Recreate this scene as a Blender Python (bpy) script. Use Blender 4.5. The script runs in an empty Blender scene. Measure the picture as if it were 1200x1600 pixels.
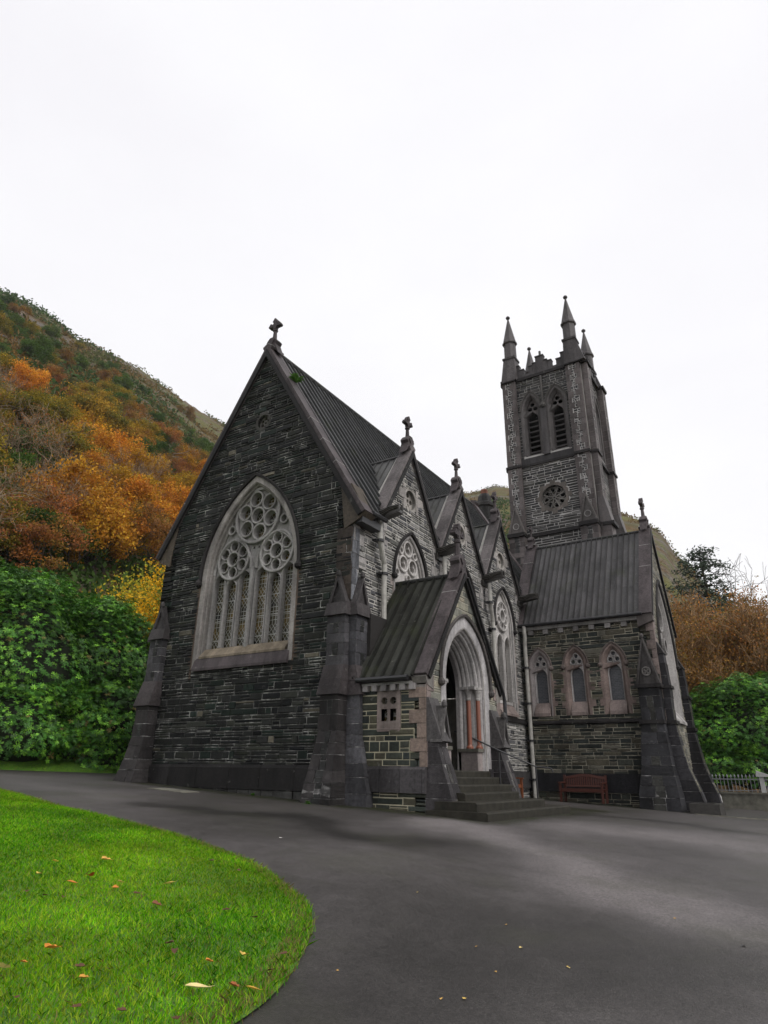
import bpy, math, random
import numpy as np
from mathutils import Vector, Matrix
from mathutils.geometry import delaunay_2d_cdt

S = bpy.context.scene
COL = S.collection
rad = math.radians
rng = random.Random(7)
nrg = np.random.default_rng(7)

# ------------------------------------------------------------------ camera
CAM = Vector((13.067, -13.053, 1.399))
YAW, PITCH, ROLL, FPX = 0.5714, 0.3859, 0.0150, 1007.25
_cy, _sy, _cp, _sp = math.cos(YAW), math.sin(YAW), math.cos(PITCH), math.sin(PITCH)
_f = Vector((-_sy * _cp, _cy * _cp, _sp)); _r = Vector((_cy, _sy, 0)); _u = _r.cross(_f)
_c, _s = math.cos(ROLL), math.sin(ROLL)
CR = _c * _r + _s * _u; CU = -_s * _r + _c * _u; CF = _f
cam = bpy.data.cameras.new("camera"); cam.sensor_fit = 'VERTICAL'; cam.sensor_height = 36.0
cam.lens = FPX / 1600 * 36.0; cam.clip_end = 4000; cam.clip_start = 0.05
co = bpy.data.objects.new("camera", cam); COL.objects.link(co)
co.matrix_world = Matrix(((CR.x, CU.x, -CF.x, CAM.x), (CR.y, CU.y, -CF.y, CAM.y), (CR.z, CU.z, -CF.z, CAM.z), (0, 0, 0, 1)))
S.camera = co

# ------------------------------------------------------------------ light: a bright overcast
W = bpy.data.worlds.new("World"); S.world = W; W.use_nodes = True
nt = W.node_tree; bg = nt.nodes['Background']
SUN_EL, SUN_AZ = rad(46), rad(98)          # azimuth clockwise from +Y
sky = nt.nodes.new('ShaderNodeTexSky'); sky.sky_type = 'NISHITA'; sky.sun_disc = False
sky.sun_elevation = SUN_EL; sky.sun_rotation = SUN_AZ; sky.dust_density = 6; sky.air_density = 1.5
hsv = nt.nodes.new('ShaderNodeHueSaturation'); hsv.inputs['Saturation'].default_value = 0.15
mixw = nt.nodes.new('ShaderNodeMix'); mixw.data_type = 'RGBA'; mixw.inputs[0].default_value = 0.85
tcw = nt.nodes.new('ShaderNodeTexCoord'); nzw = nt.nodes.new('ShaderNodeTexNoise'); nzw.inputs['Scale'].default_value = 1.6; nzw.inputs['Detail'].default_value = 5
mapw = nt.nodes.new('ShaderNodeMapping'); mapw.inputs['Scale'].default_value = (1, 1, 2.2); nt.links.new(tcw.outputs['Generated'], mapw.inputs[0]); nt.links.new(mapw.outputs[0], nzw.inputs['Vector'])
crw = nt.nodes.new('ShaderNodeValToRGB'); crw.color_ramp.elements[0].position = .3; crw.color_ramp.elements[1].position = .7
crw.color_ramp.elements[0].color = (7.9, 7.8, 8.15, 1); crw.color_ramp.elements[1].color = (8.75, 8.75, 8.95, 1)
nt.links.new(nzw.outputs['Fac'], crw.inputs[0]); nt.links.new(crw.outputs[0], mixw.inputs[7])
nt.links.new(sky.outputs[0], hsv.inputs['Color']); nt.links.new(hsv.outputs[0], mixw.inputs[6])
nt.links.new(mixw.outputs[2], bg.inputs[0]); bg.inputs[1].default_value = 0.115
sun = bpy.data.lights.new("sun", 'SUN'); sun.energy = 1.5; sun.angle = rad(30); sun.color = (1, .97, .93)
so = bpy.data.objects.new("sun", sun); COL.objects.link(so)
sd = Vector((math.sin(SUN_AZ) * math.cos(SUN_EL), math.cos(SUN_AZ) * math.cos(SUN_EL), math.sin(SUN_EL)))
so.rotation_euler = sd.to_track_quat('Z', 'Y').to_euler(); so.location = sd * 60
S.view_settings.view_transform = 'Standard'; S.view_settings.look = 'None'
S.view_settings.exposure = 0.2; S.view_settings.gamma = 1.0
S.render.engine = 'CYCLES'; S.cycles.volume_bounces = 2; S.cycles.max_bounces = 8

# ------------------------------------------------------------------ materials
def nodes(name):
    m = bpy.data.materials.new(name); m.use_nodes = True
    t = m.node_tree; p = t.nodes['Principled BSDF']
    return m, t, p
def N(t, k, **kw):
    n = t.nodes.new(k)
    for a, b in kw.items():
        if a.startswith('i_'):
            key = a[2:]; n.inputs[int(key) if key.isdigit() else key].default_value = b
        else: setattr(n, a, b)
    return n
def noise(t, vec, scale, detail=4, rough=.6):
    n = N(t, 'ShaderNodeTexNoise', i_Scale=scale, i_Detail=detail, i_Roughness=rough)
    if vec: t.links.new(vec, n.inputs['Vector'])
    return n.outputs['Fac']
def ramp(t, fac, stops):
    r = N(t, 'ShaderNodeValToRGB'); t.links.new(fac, r.inputs[0]); e = r.color_ramp.elements
    while len(e) < len(stops): e.new(.5)
    for k, (p, c) in enumerate(stops):
        e[k].position = p; e[k].color = (c, c, c, 1) if not hasattr(c, '__len__') else (*c, 1)
    return r.outputs[0]
def mix(t, a, b, fac, mode='MIX'):
    m = N(t, 'ShaderNodeMix', data_type='RGBA', blend_type=mode)
    for sock, v in ((6, a), (7, b), (0, fac)):
        if hasattr(v, 'is_output'): t.links.new(v, m.inputs[sock])
        else: m.inputs[sock].default_value = (*v, 1) if hasattr(v, '__len__') else v
    return m.outputs[2]
def bump(t, p, h, strength, dist):
    b = N(t, 'ShaderNodeBump', i_Strength=strength, i_Distance=dist); t.links.new(h, b.inputs['Height'])
    t.links.new(b.outputs[0], p.inputs['Normal'])
def objpos(t):
    return N(t, 'ShaderNodeNewGeometry').outputs['Position']
def stone_mat(name, rough, bstr, lo, hi, streak=.5, moss=0.0):
    """block colour from the face attribute, weathered by noise of its own"""
    m, t, p = nodes(name); P = objpos(t)
    a = N(t, 'ShaderNodeAttribute', attribute_name='col').outputs['Color']
    n1 = noise(t, P, 14, 6, .7); c = mix(t, a, ramp(t, n1, [(.25, lo), (.75, hi)]), 1.0, 'MULTIPLY')
    mp = N(t, 'ShaderNodeMapping'); mp.inputs['Scale'].default_value = (1.6, 1.6, .35); t.links.new(P, mp.inputs[0])
    n2 = noise(t, mp.outputs[0], 1.0, 5, .65)
    c = mix(t, c, ramp(t, n2, [(.36, 1 - streak), (.58, 1.08)]), 1.0, 'MULTIPLY')
    n4 = noise(t, P, 5.0, 4, .6)
    c = mix(t, c, (.30, .30, .27), mix_fac(t, n4, .66, .76, .32))
    if moss:
        n3 = noise(t, P, 1.3, 4, .6)
        c = mix(t, c, (.045, .055, .02), mix_fac(t, n3, .55, .72, moss))
    t.links.new(c, p.inputs['Base Color'])
    t.links.new(ramp(t, n1, [(.2, rough - .14), (.8, rough + .12)]), p.inputs['Roughness'])
    p.inputs['Specular IOR Level'].default_value = .14
    bump(t, p, noise(t, P, 30, 6, .7), bstr, .02)
    return m
def mix_fac(t, n, a, b, amt):
    r = N(t, 'ShaderNodeMapRange'); t.links.new(n, r.inputs[0])
    r.inputs[1].default_value = a; r.inputs[2].default_value = b; r.inputs[3].default_value = 0; r.inputs[4].default_value = amt
    return r.outputs[0]
M_STONE = stone_mat('rubble_stone', .55, .9, .55, 1.45, .35, .25)
M_DRESS = stone_mat('dressed_stone', .6, .5, .66, 1.28, .45)
M_DARKDRESS = stone_mat('dark_dressed_stone', .55, .7, .45, 1.6, .5)
M_ROOF = stone_mat('lead_roof', .42, .2, .7, 1.3, .4, .3)
def mortar_mat(name, stops):
    m, t, p = nodes(name); P = objpos(t)
    a = N(t, 'ShaderNodeAttribute', attribute_name='col').outputs['Color']
    n1 = noise(t, P, 2.1, 6, .75)
    c = mix(t, a, ramp(t, n1, stops), 1.0, 'MULTIPLY')
    t.links.new(c, p.inputs['Base Color']); p.inputs['Roughness'].default_value = .85
    bump(t, p, noise(t, P, 60, 3), .4, .01)
    return m
M_MORTAR = mortar_mat('patchy_mortar', [(.40, .06), (.52, .35), (.68, 2.0)]); M_LIME = mortar_mat('lime_mortar', [(.3, .62), (.7, 1.25)]); M_LIME2 = mortar_mat('stained_mortar', [(.38, .22), (.6, 1.25)])
def plain(name, col, rough, metal=0, var=.25, scale=12, bmp=.0, spec=.5):
    m, t, p = nodes(name); P = objpos(t)
    n1 = noise(t, P, scale, 5, .65)
    c = mix(t, col, ramp(t, n1, [(.25, 1 - var), (.75, 1 + var)]), 1.0, 'MULTIPLY')
    t.links.new(c, p.inputs['Base Color']); p.inputs['Roughness'].default_value = rough
    p.inputs['Metallic'].default_value = metal; p.inputs['Specular IOR Level'].default_value = spec
    if bmp: bump(t, p, n1, bmp, .01)
    return m
M_PIPE = plain('painted_iron_pipe', (.36, .35, .32), .5, 0, .35, 6)
M_BLACKIRON = plain('black_iron', (.018, .018, .02), .4)
M_GRANITE = plain('red_granite', (.21, .075, .045), .38, 0, .35, 60)
M_WOOD = plain('stained_bench_wood', (.06, .016, .010), .45, 0, .35, 14, .2)
M_INSIDE = plain('dark_porch_inside', (.014, .012, .011), .8)  # dark tone stands in for the shade within the porch
M_SPOUT = plain('wet_blackened_stone', (.035, .032, .028), .4, 0, .5, 9, .5)
M_STEP = plain('worn_step_stone', (.026, .024, .018), .6, 0, .6, 5, .3, .18)
M_CONC = plain('weathered_concrete', (.15, .145, .12), .8, 0, .55, 3, .3, .2)
M_GALV = plain('galvanised_iron', (.24, .25, .26), .5, .3, .3, 10)
M_POT = plain('clay_pot', (.25, .10, .06), .7)
def glass_mat():
    m, t, p = nodes('leaded_glass')
    uv = N(t, 'ShaderNodeUVMap', uv_map='UVMap').outputs[0]
    sx = N(t, 'ShaderNodeSeparateXYZ'); t.links.new(uv, sx.inputs[0])
    def mth(op, a, b=None, cl=False):
        n = N(t, 'ShaderNodeMath', operation=op)
        for k, v in enumerate((a, b)):
            if v is None: continue
            if hasattr(v, 'is_output'): t.links.new(v, n.inputs[k])
            else: n.inputs[k].default_value = v
        return n.outputs[0]
    X, Y = sx.outputs[0], sx.outputs[1]
    def lines(c, cell, w):
        f = mth('FRACT', mth('DIVIDE', c, cell)); d = mth('ABSOLUTE', mth('SUBTRACT', f, .5))
        return mth('GREATER_THAN', d, .5 - w / cell / 2)
    grid = mth('MAXIMUM', lines(X, .105, .016), lines(Y, .125, .016))
    dia = mth('MAXIMUM', lines(mth('ADD', X, mth('MULTIPLY', Y, .8)), .13, .02), lines(mth('SUBTRACT', X, mth('MULTIPLY', Y, .8)), .13, .016))
    band = mth('GREATER_THAN', mth('FRACT', mth('DIVIDE', mth('SUBTRACT', Y, 4.68), 1.16)), .5)
    bar = lines(mth('ADD', mth('SUBTRACT', Y, 4.68), .29), .58, .03)
    pat = mth('MAXIMUM', bar, N_mix(t, dia, grid, band))
    P = objpos(t); nz = noise(t, P, 2.2, 3)
    gl = ramp(t, nz, [(.32, (.016, .017, .018)), (.5, (.05, .043, .022)), (.66, (.13, .085, .02)), (.8, (.10, .10, .04))])
    t.links.new(mix(t, gl, (.30, .30, .28), pat), p.inputs['Base Color'])
    t.links.new(mth('ADD', mth('MULTIPLY', pat, .4), .12), p.inputs['Roughness'])
    pn = noise(t, P, 9, 2); bump(t, p, pn, .25, .02)
    return m
def N_mix(t, a, b, f):
    m = N(t, 'ShaderNodeMix', data_type='FLOAT')
    t.links.new(f, m.inputs[0]); t.links.new(a, m.inputs[2]); t.links.new(b, m.inputs[3])
    return m.outputs[0]
M_GLASS = glass_mat()

# ------------------------------------------------------------------ mesh builder
class Fr:
    def __init__(s, o, u, n, v=(0, 0, 1)):
        s.o = Vector(o); s.u = Vector(u); s.v = Vector(v); s.n = Vector(n)
    def __call__(s, a, b, c=0.0): return s.o + s.u * a + s.v * b + s.n * c
def jit(c, a):
    k = 1 + rng.uniform(-a, a)
    return tuple(max(.004, x * k) for x in c)
class MB:
    def __init__(s): s.v = []; s.f = []; s.c = []; s.m = []; s.uv = []
    def poly(s, pts, col=(.1, .1, .1), mat=0, uv=None):
        i = len(s.v); s.v += [tuple(p) for p in pts]; s.f.append(tuple(range(i, i + len(pts)))); s.c.append(col); s.m.append(mat)
        s.uv.append(uv or [(0, 0)] * len(pts))
    def hexa(s, P, col, mat=0):
        """P: 8 points, bottom ring 0-3 then top ring 4-7"""
        i = len(s.v); s.v += [tuple(p) for p in P]
        for q in ((3, 2, 1, 0), (4, 5, 6, 7), (0, 1, 5, 4), (1, 2, 6, 5), (2, 3, 7, 6), (3, 0, 4, 7)):
            s.f.append(tuple(i + k for k in q)); s.c.append(col); s.m.append(mat); s.uv.append([(0, 0)] * 4)
    def box(s, lo, hi, col=(.1, .1, .1), mat=0, fr=None):
        g = fr or (lambda a, b, c: Vector((a, b, c)))
        (a, b, c), (d, e, f) = lo, hi
        s.hexa([g(a, b, c), g(d, b, c), g(d, e, c), g(a, e, c), g(a, b, f), g(d, b, f), g(d, e, f), g(a, e, f)], col, mat)
    def prism(s, loop, n0, n1, fr, col, mat=0):
        A = [fr(a, b, n0) for a, b in loop]; B = [fr(a, b, n1) for a, b in loop]; n = len(loop)
        s.poly(B, col, mat); s.poly(A[::-1], col, mat)
        for k in range(n): s.poly([A[k], A[(k + 1) % n], B[(k + 1) % n], B[k]], col, mat)
    def plate(s, outer, holes, n0, n1, fr, col, mat=0):
        vs = []; faces = []
        for lp in [outer] + holes:
            faces.append(list(range(len(vs), len(vs) + len(lp)))); vs += [Vector((a, b)) for a, b in lp]
        ov, oe, of, *_ = delaunay_2d_cdt(vs, [], faces, 2, 1e-5)
        for f in of:
            p = [ov[k] for k in f]
            ar = sum(p[k].x * p[(k + 1) % len(p)].y - p[(k + 1) % len(p)].x * p[k].y for k in range(len(p)))
            if ar < 0: p = p[::-1]
            s.poly([fr(q.x, q.y, n1) for q in p], col, mat, [(q.x, q.y) for q in p])
            s.poly([fr(q.x, q.y, n0) for q in p[::-1]], col, mat)
        for lp in [outer] + holes:
            n = len(lp)
            for k in range(n):
                a, b = lp[k], lp[(k + 1) % n]
                s.poly([fr(*a, n0), fr(*b, n0), fr(*b, n1), fr(*a, n1)], col, mat)
    def sweep(s, path, prof, fr, col, mat=0, closed=False, vary=0):
        """prof: (offset to the left of the path, n) pairs"""
        n = len(path); P = [Vector(p) for p in path]; rings = []
        for k in range(n):
            a = P[k] - P[k - 1] if (k or closed) else P[1] - P[0]
            b = P[(k + 1) % n] - P[k] if (k < n - 1 or closed) else a
            a = a.normalized(); b = b.normalized()
            na = Vector((-a.y, a.x)); nb = Vector((-b.y, b.x)); m = (na + nb)
            m = m / max(.25, m.dot(na)) if m.length > 1e-6 else na
            rings.append([fr(P[k].x + m.x * o, P[k].y + m.y * o, z) for o, z in prof])
        q = len(prof)
        for k in range(n if closed else n - 1):
            A, B = rings[k], rings[(k + 1) % n]; c = jit(col, vary) if vary else col
            for j in range(q): s.poly([A[j], B[j], B[(j + 1) % q], A[(j + 1) % q]], c, mat)
        if not closed: s.poly(rings[0], col, mat); s.poly(rings[-1][::-1], col, mat)
    def tube(s, pts, r, seg=8, col=(.1, .1, .1), mat=0):
        pts = [Vector(p) for p in pts]; rs = r if hasattr(r, '__len__') else [r] * len(pts); rings = []
        for k, p in enumerate(pts):
            d = (pts[min(k + 1, len(pts) - 1)] - pts[max(k - 1, 0)]).normalized()
            a = d.cross(Vector((0, 0, 1)) if abs(d.z) < .9 else Vector((1, 0, 0))).normalized(); b = d.cross(a)
            rings.append([p + (a * math.cos(2 * math.pi * j / seg) + b * math.sin(2 * math.pi * j / seg)) * rs[k] for j in range(seg)])
        i = len(s.v)
        for R in rings: s.v += [tuple(x) for x in R]
        for k in range(len(pts) - 1):
            for j in range(seg):
                s.f.append((i + k * seg + j, i + k * seg + (j + 1) % seg, i + (k + 1) * seg + (j + 1) % seg, i + (k + 1) * seg + j))
                s.c.append(col); s.m.append(mat); s.uv.append([(0, 0)] * 4)
        for R in (rings[0][::-1], rings[-1]): s.poly(R, col, mat)
    def lathe(s, o, prof, seg=8, col=(.1, .1, .1), mat=0, rot=0):
        o = Vector(o); rings = [[o + Vector((r * math.cos(rot + 2 * math.pi * j / seg), r * math.sin(rot + 2 * math.pi * j / seg), z)) for j in range(seg)] for r, z in prof]
        for A, B in zip(rings, rings[1:]):
            for j in range(seg): s.poly([A[j], A[(j + 1) % seg], B[(j + 1) % seg], B[j]], col, mat)
        s.poly(rings[0][::-1], col, mat); s.poly(rings[-1], col, mat)
    def build(s, name, mats, parent=None, smooth=False, uv=False, loc=None):
        me = bpy.data.meshes.new(name); off = Vector(loc) if loc is not None else None
        vv = s.v if off is None else [tuple(Vector(p) - off) for p in s.v]
        me.from_pydata(vv, [], s.f)
        for m in (mats if isinstance(mats, (list, tuple)) else [mats]): me.materials.append(m)
        me.polygons.foreach_set('material_index', s.m)
        a = me.attributes.new('col', 'FLOAT_COLOR', 'FACE')
        a.data.foreach_set('color', np.array([(*c, 1) for c in s.c], 'f').ravel())
        if uv:
            ul = me.uv_layers.new(name='UVMap')
            ul.data.foreach_set('uv', np.array([q for f in s.uv for q in f], 'f').ravel())
        if smooth: me.polygons.foreach_set('use_smooth', [True] * len(me.polygons))
        me.update()
        o = bpy.data.objects.new(name, me); COL.objects.link(o)
        if off is not None: o.location = off
        if parent: o.parent = parent; o.matrix_parent_inverse = Matrix.Translation(-world_loc(parent))
        return o
def world_loc(o):
    l = Vector(o.location)
    while o.parent:
        l = o.matrix_parent_inverse @ l; o = o.parent; l = l + Vector(o.location)
    return l
def tag(o, label=None, cat=None, group=None, kind=None):
    if label: o['label'] = label
    if cat: o['category'] = cat
    if group: o['group'] = group
    if kind: o['kind'] = kind
    return o
def empty(name, loc, label, cat, group=None):
    o = bpy.data.objects.new(name, None); COL.objects.link(o); o.location = loc; o.empty_display_size = .3
    return tag(o, label, cat, group)

# ------------------------------------------------------------------ 2-D shapes
def arc_r(w, h): return (h * h + w * w) / (2 * w)
def arch(cx, w, v0, r, n=9):
    """pointed arch, right springing to apex to left springing"""
    c = r - w; top = math.acos(c / r)
    R = [(cx - c + r * math.cos(top * k / n), v0 + r * math.sin(top * k / n)) for k in range(n + 1)]
    return R + [(2 * cx - a, b) for a, b in R[-2::-1]]
def aloop(cx, w, v0, r, vb, n=9): return [(cx + w, vb)] + arch(cx, w, v0, r, n) + [(cx - w, vb)]
def circ(cx, cy, r, n=18, a0=0): return [(cx + r * math.cos(a0 + 2 * math.pi * k / n), cy + r * math.sin(a0 + 2 * math.pi * k / n)) for k in range(n)]
def foil(cx, cy, r, k, n=30, a0=math.pi / 2):
    out = []
    for i in range(n):
        t = 2 * math.pi * i / n; q = r * (.55 + .45 * abs(math.cos(k * (t) / 2)))
        out.append((cx + q * math.cos(t + a0), cy + q * math.sin(t + a0)))
    return out
def spans(loops, v):
    xs = []
    for lp in loops:
        n = len(lp)
        for k in range(n):
            (a, b), (c, d) = lp[k], lp[(k + 1) % n]
            if (b > v) != (d > v): xs.append(a + (v - b) * (c - a) / (d - b))
    xs.sort()
    return [(xs[k], xs[k + 1]) for k in range(0, len(xs) - 1, 2)]
def stones(mb, fr, outline, holes, hr, lr, joint, proud, colf, split=.35, mat=0, n0=0.0, vlim=None):
    """rubble brought to courses: every stone a chamfered block standing proud of the mortar"""
    loops = [outline] + holes; vs = [b for a, b in outline]
    v, vend = (min(vs), max(vs)) if vlim is None else vlim
    def one(a0, b0, a1, b1, y0, y1):
        j = joint / 2 * rng.uniform(.6, 1.6); y0 += j; y1 -= j; a0 += j; a1 += j; b0 -= j; b1 -= j
        if y1 - y0 < .012 or b0 - a0 < .015 or b1 - a1 < .0: return
        e = min(.016, (y1 - y0) * .25); jj = lambda: rng.uniform(-.25, .25) * e
        O = [(a0, y0), (b0, y0), (b1, y1), (a1, y1)]
        if b1 - a1 > 3 * e:
            I = [(a0 + e, y0 + e), (b0 - e, y0 + e), (b1 - e, y1 - e), (a1 + e, y1 - e)]
            O = [(x + jj(), y + jj()) for x, y in O]
        else: I = O
        h = proud * rng.uniform(.35, 1.25)
        A = [fr(x, y, n0 + .001) for x, y in O]; B = [fr(x + jj(), y + jj(), n0 + h * rng.uniform(.75, 1.2)) for x, y in I]
        c = colf(fr(a0, y0)); i = len(mb.v); mb.v += [tuple(p) for p in A + B]
        for q in ((4, 5, 6, 7), (0, 1, 5, 4), (1, 2, 6, 5), (2, 3, 7, 6), (3, 0, 4, 7)):
            mb.f.append(tuple(i + k for k in q)); mb.c.append(c); mb.m.append(mat); mb.uv.append([(0, 0)] * 4)
    while v < vend - .02:
        h = rng.uniform(*hr); h = min(h, vend - v)
        if vend - v - h < .03: h = vend - v
        L0, L1, LM = spans(loops, v + 1e-4), spans(loops, v + h - 1e-4), spans(loops, v + h / 2)
        if len(L0) == len(L1) == len(LM): prs = list(zip(L0, L1))
        else: prs = [(q, q) for q in LM]
        for (a0, b0), (a1, b1) in prs:
            lo, hi = max(a0, a1), min(b0, b1)
            x0, x1 = a0, a1; cur = lo
            while True:
                l = rng.uniform(*lr) * rng.choice((.6, 1, 1, 1.5)); nx = cur + l
                last = nx > hi - lr[0] * .6
                y0x, y1x = (b0, b1) if last else (nx, nx)
                if rng.random() < split and h > .09:
                    t = rng.uniform(.35, .65); m0 = x0 + (x1 - x0) * t; m1 = y0x + (y1x - y0x) * t
                    one(x0, y0x, m0, m1, v, v + h * t); one(m0, m1, x1, y1x, v + h * t, v + h)
                else: one(x0, y0x, x1, y1x, v, v + h)
                if last: break
                x0 = x1 = cur = nx
        v += h
def quoins(mb, fr, u, d, v0, v1, col, h=.3, ws=.22, wl=.4, n0=.012, mat=0, joint=.012):
    v = v0; k = 0
    while v < v1 - .05:
        hh = min(h * rng.uniform(.85, 1.15), v1 - v); w = (wl if k % 2 else ws) * rng.uniform(.85, 1.15)
        a, b = sorted((u, u + d * w))
        mb.box((a, v + joint / 2, -.05), (b - (0 if d < 0 else joint), v + hh - joint / 2, n0 + rng.uniform(0, .006)), jit(col, .18), mat, fr)
        v += hh; k += 1

# ------------------------------------------------------------------ colours (albedo)
def pal(*cs, a=.25):
    return lambda p: jit(rng.choice(cs), a)
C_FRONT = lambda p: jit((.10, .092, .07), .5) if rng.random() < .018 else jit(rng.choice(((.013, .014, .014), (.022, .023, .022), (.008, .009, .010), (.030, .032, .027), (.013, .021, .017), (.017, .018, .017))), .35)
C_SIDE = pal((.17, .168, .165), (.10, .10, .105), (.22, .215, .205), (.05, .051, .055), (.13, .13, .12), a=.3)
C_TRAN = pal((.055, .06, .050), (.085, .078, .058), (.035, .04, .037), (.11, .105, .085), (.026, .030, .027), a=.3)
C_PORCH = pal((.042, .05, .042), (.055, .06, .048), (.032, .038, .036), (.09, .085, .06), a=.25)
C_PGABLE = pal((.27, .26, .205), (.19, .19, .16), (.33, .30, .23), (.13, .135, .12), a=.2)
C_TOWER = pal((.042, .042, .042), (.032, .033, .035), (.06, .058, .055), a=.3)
PALE = (.36, .345, .335); PINK = (.24, .195, .18); BROWN = (.20, .165, .14); COPE = (.078, .066, .068); DARK = (.026, .024, .024)
PURP = (.048, .046, .049); TWR = (.125, .11, .108); LEADC = (.062, .062, .061)

FF = Fr((0, 0, 0), (1, 0, 0), (0, -1, 0))            # front gable plane, faces -Y
FS = Fr((3.7, 0, 0), (0, 1, 0), (1, 0, 0))           # long side, faces +X
FT = Fr((0, 11.8, 0), (1, 0, 0), (0, -1, 0))         # transept front
FG = Fr((8.78, 0, 0), (0, 1, 0), (1, 0, 0))          # transept gable
FP = Fr((5.78, 0, 0), (0, 1, 0), (1, 0, 0))          # porch gable
FQ = Fr((0, .15, 0), (1, 0, 0), (0, -1, 0))          # porch side
FW = Fr((0, 18.0, 0), (1, 0, 0), (0, -1, 0))         # tower front
FX = Fr((6.02, 0, 0), (0, 1, 0), (1, 0, 0))          # tower side

church = empty('gothic_church', (0, 0, 0.4), 'dark stone Gothic church with steep lead roofs, traceried windows, gabled porch and pinnacled bell tower', 'church')

# ================================================================== windows
def glass_part(fr, loop, n, parent):
    g = MB(); g.plate(loop, [], n - .02, n, fr, (.02, .02, .02)); return g.build('glass', M_GLASS, parent, uv=True)
def hood(fr, path, parent, col=DARK, w=.11, out=.1, stops=True, n0=0.0):
    h = MB(); h.sweep(path, [(0, n0 - .03), (-w * .3, n0 - .03), (-w, n0 + out * .4), (-w * .75, n0 + out), (-w * .15, n0 + out * .75)], fr, col)
    if stops:
        for a, b in (path[0], path[-1]):
            c = fr(a + (w / 2 if a > path[len(path) // 2][0] else -w / 2), b - .06, n0 + out * .6)
            h.lathe(c - Vector((0, 0, .1)), [(.03, 0), (.09, .05), (.1, .11), (.06, .17), (.02, .2)], 7, col)
    return h.build('hood_mould', M_DARKDRESS, parent)
def ringsweep(mb, fr, cx, cy, r, w, n0, n1, col, n=20):
    mb.sweep(circ(cx, cy, r, n), [(-w / 2, n0), (-w / 2, n1 - .012), (-w / 4, n1), (w / 4, n1), (w / 2, n1 - .012), (w / 2, n0)], fr, col, closed=True)

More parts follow.
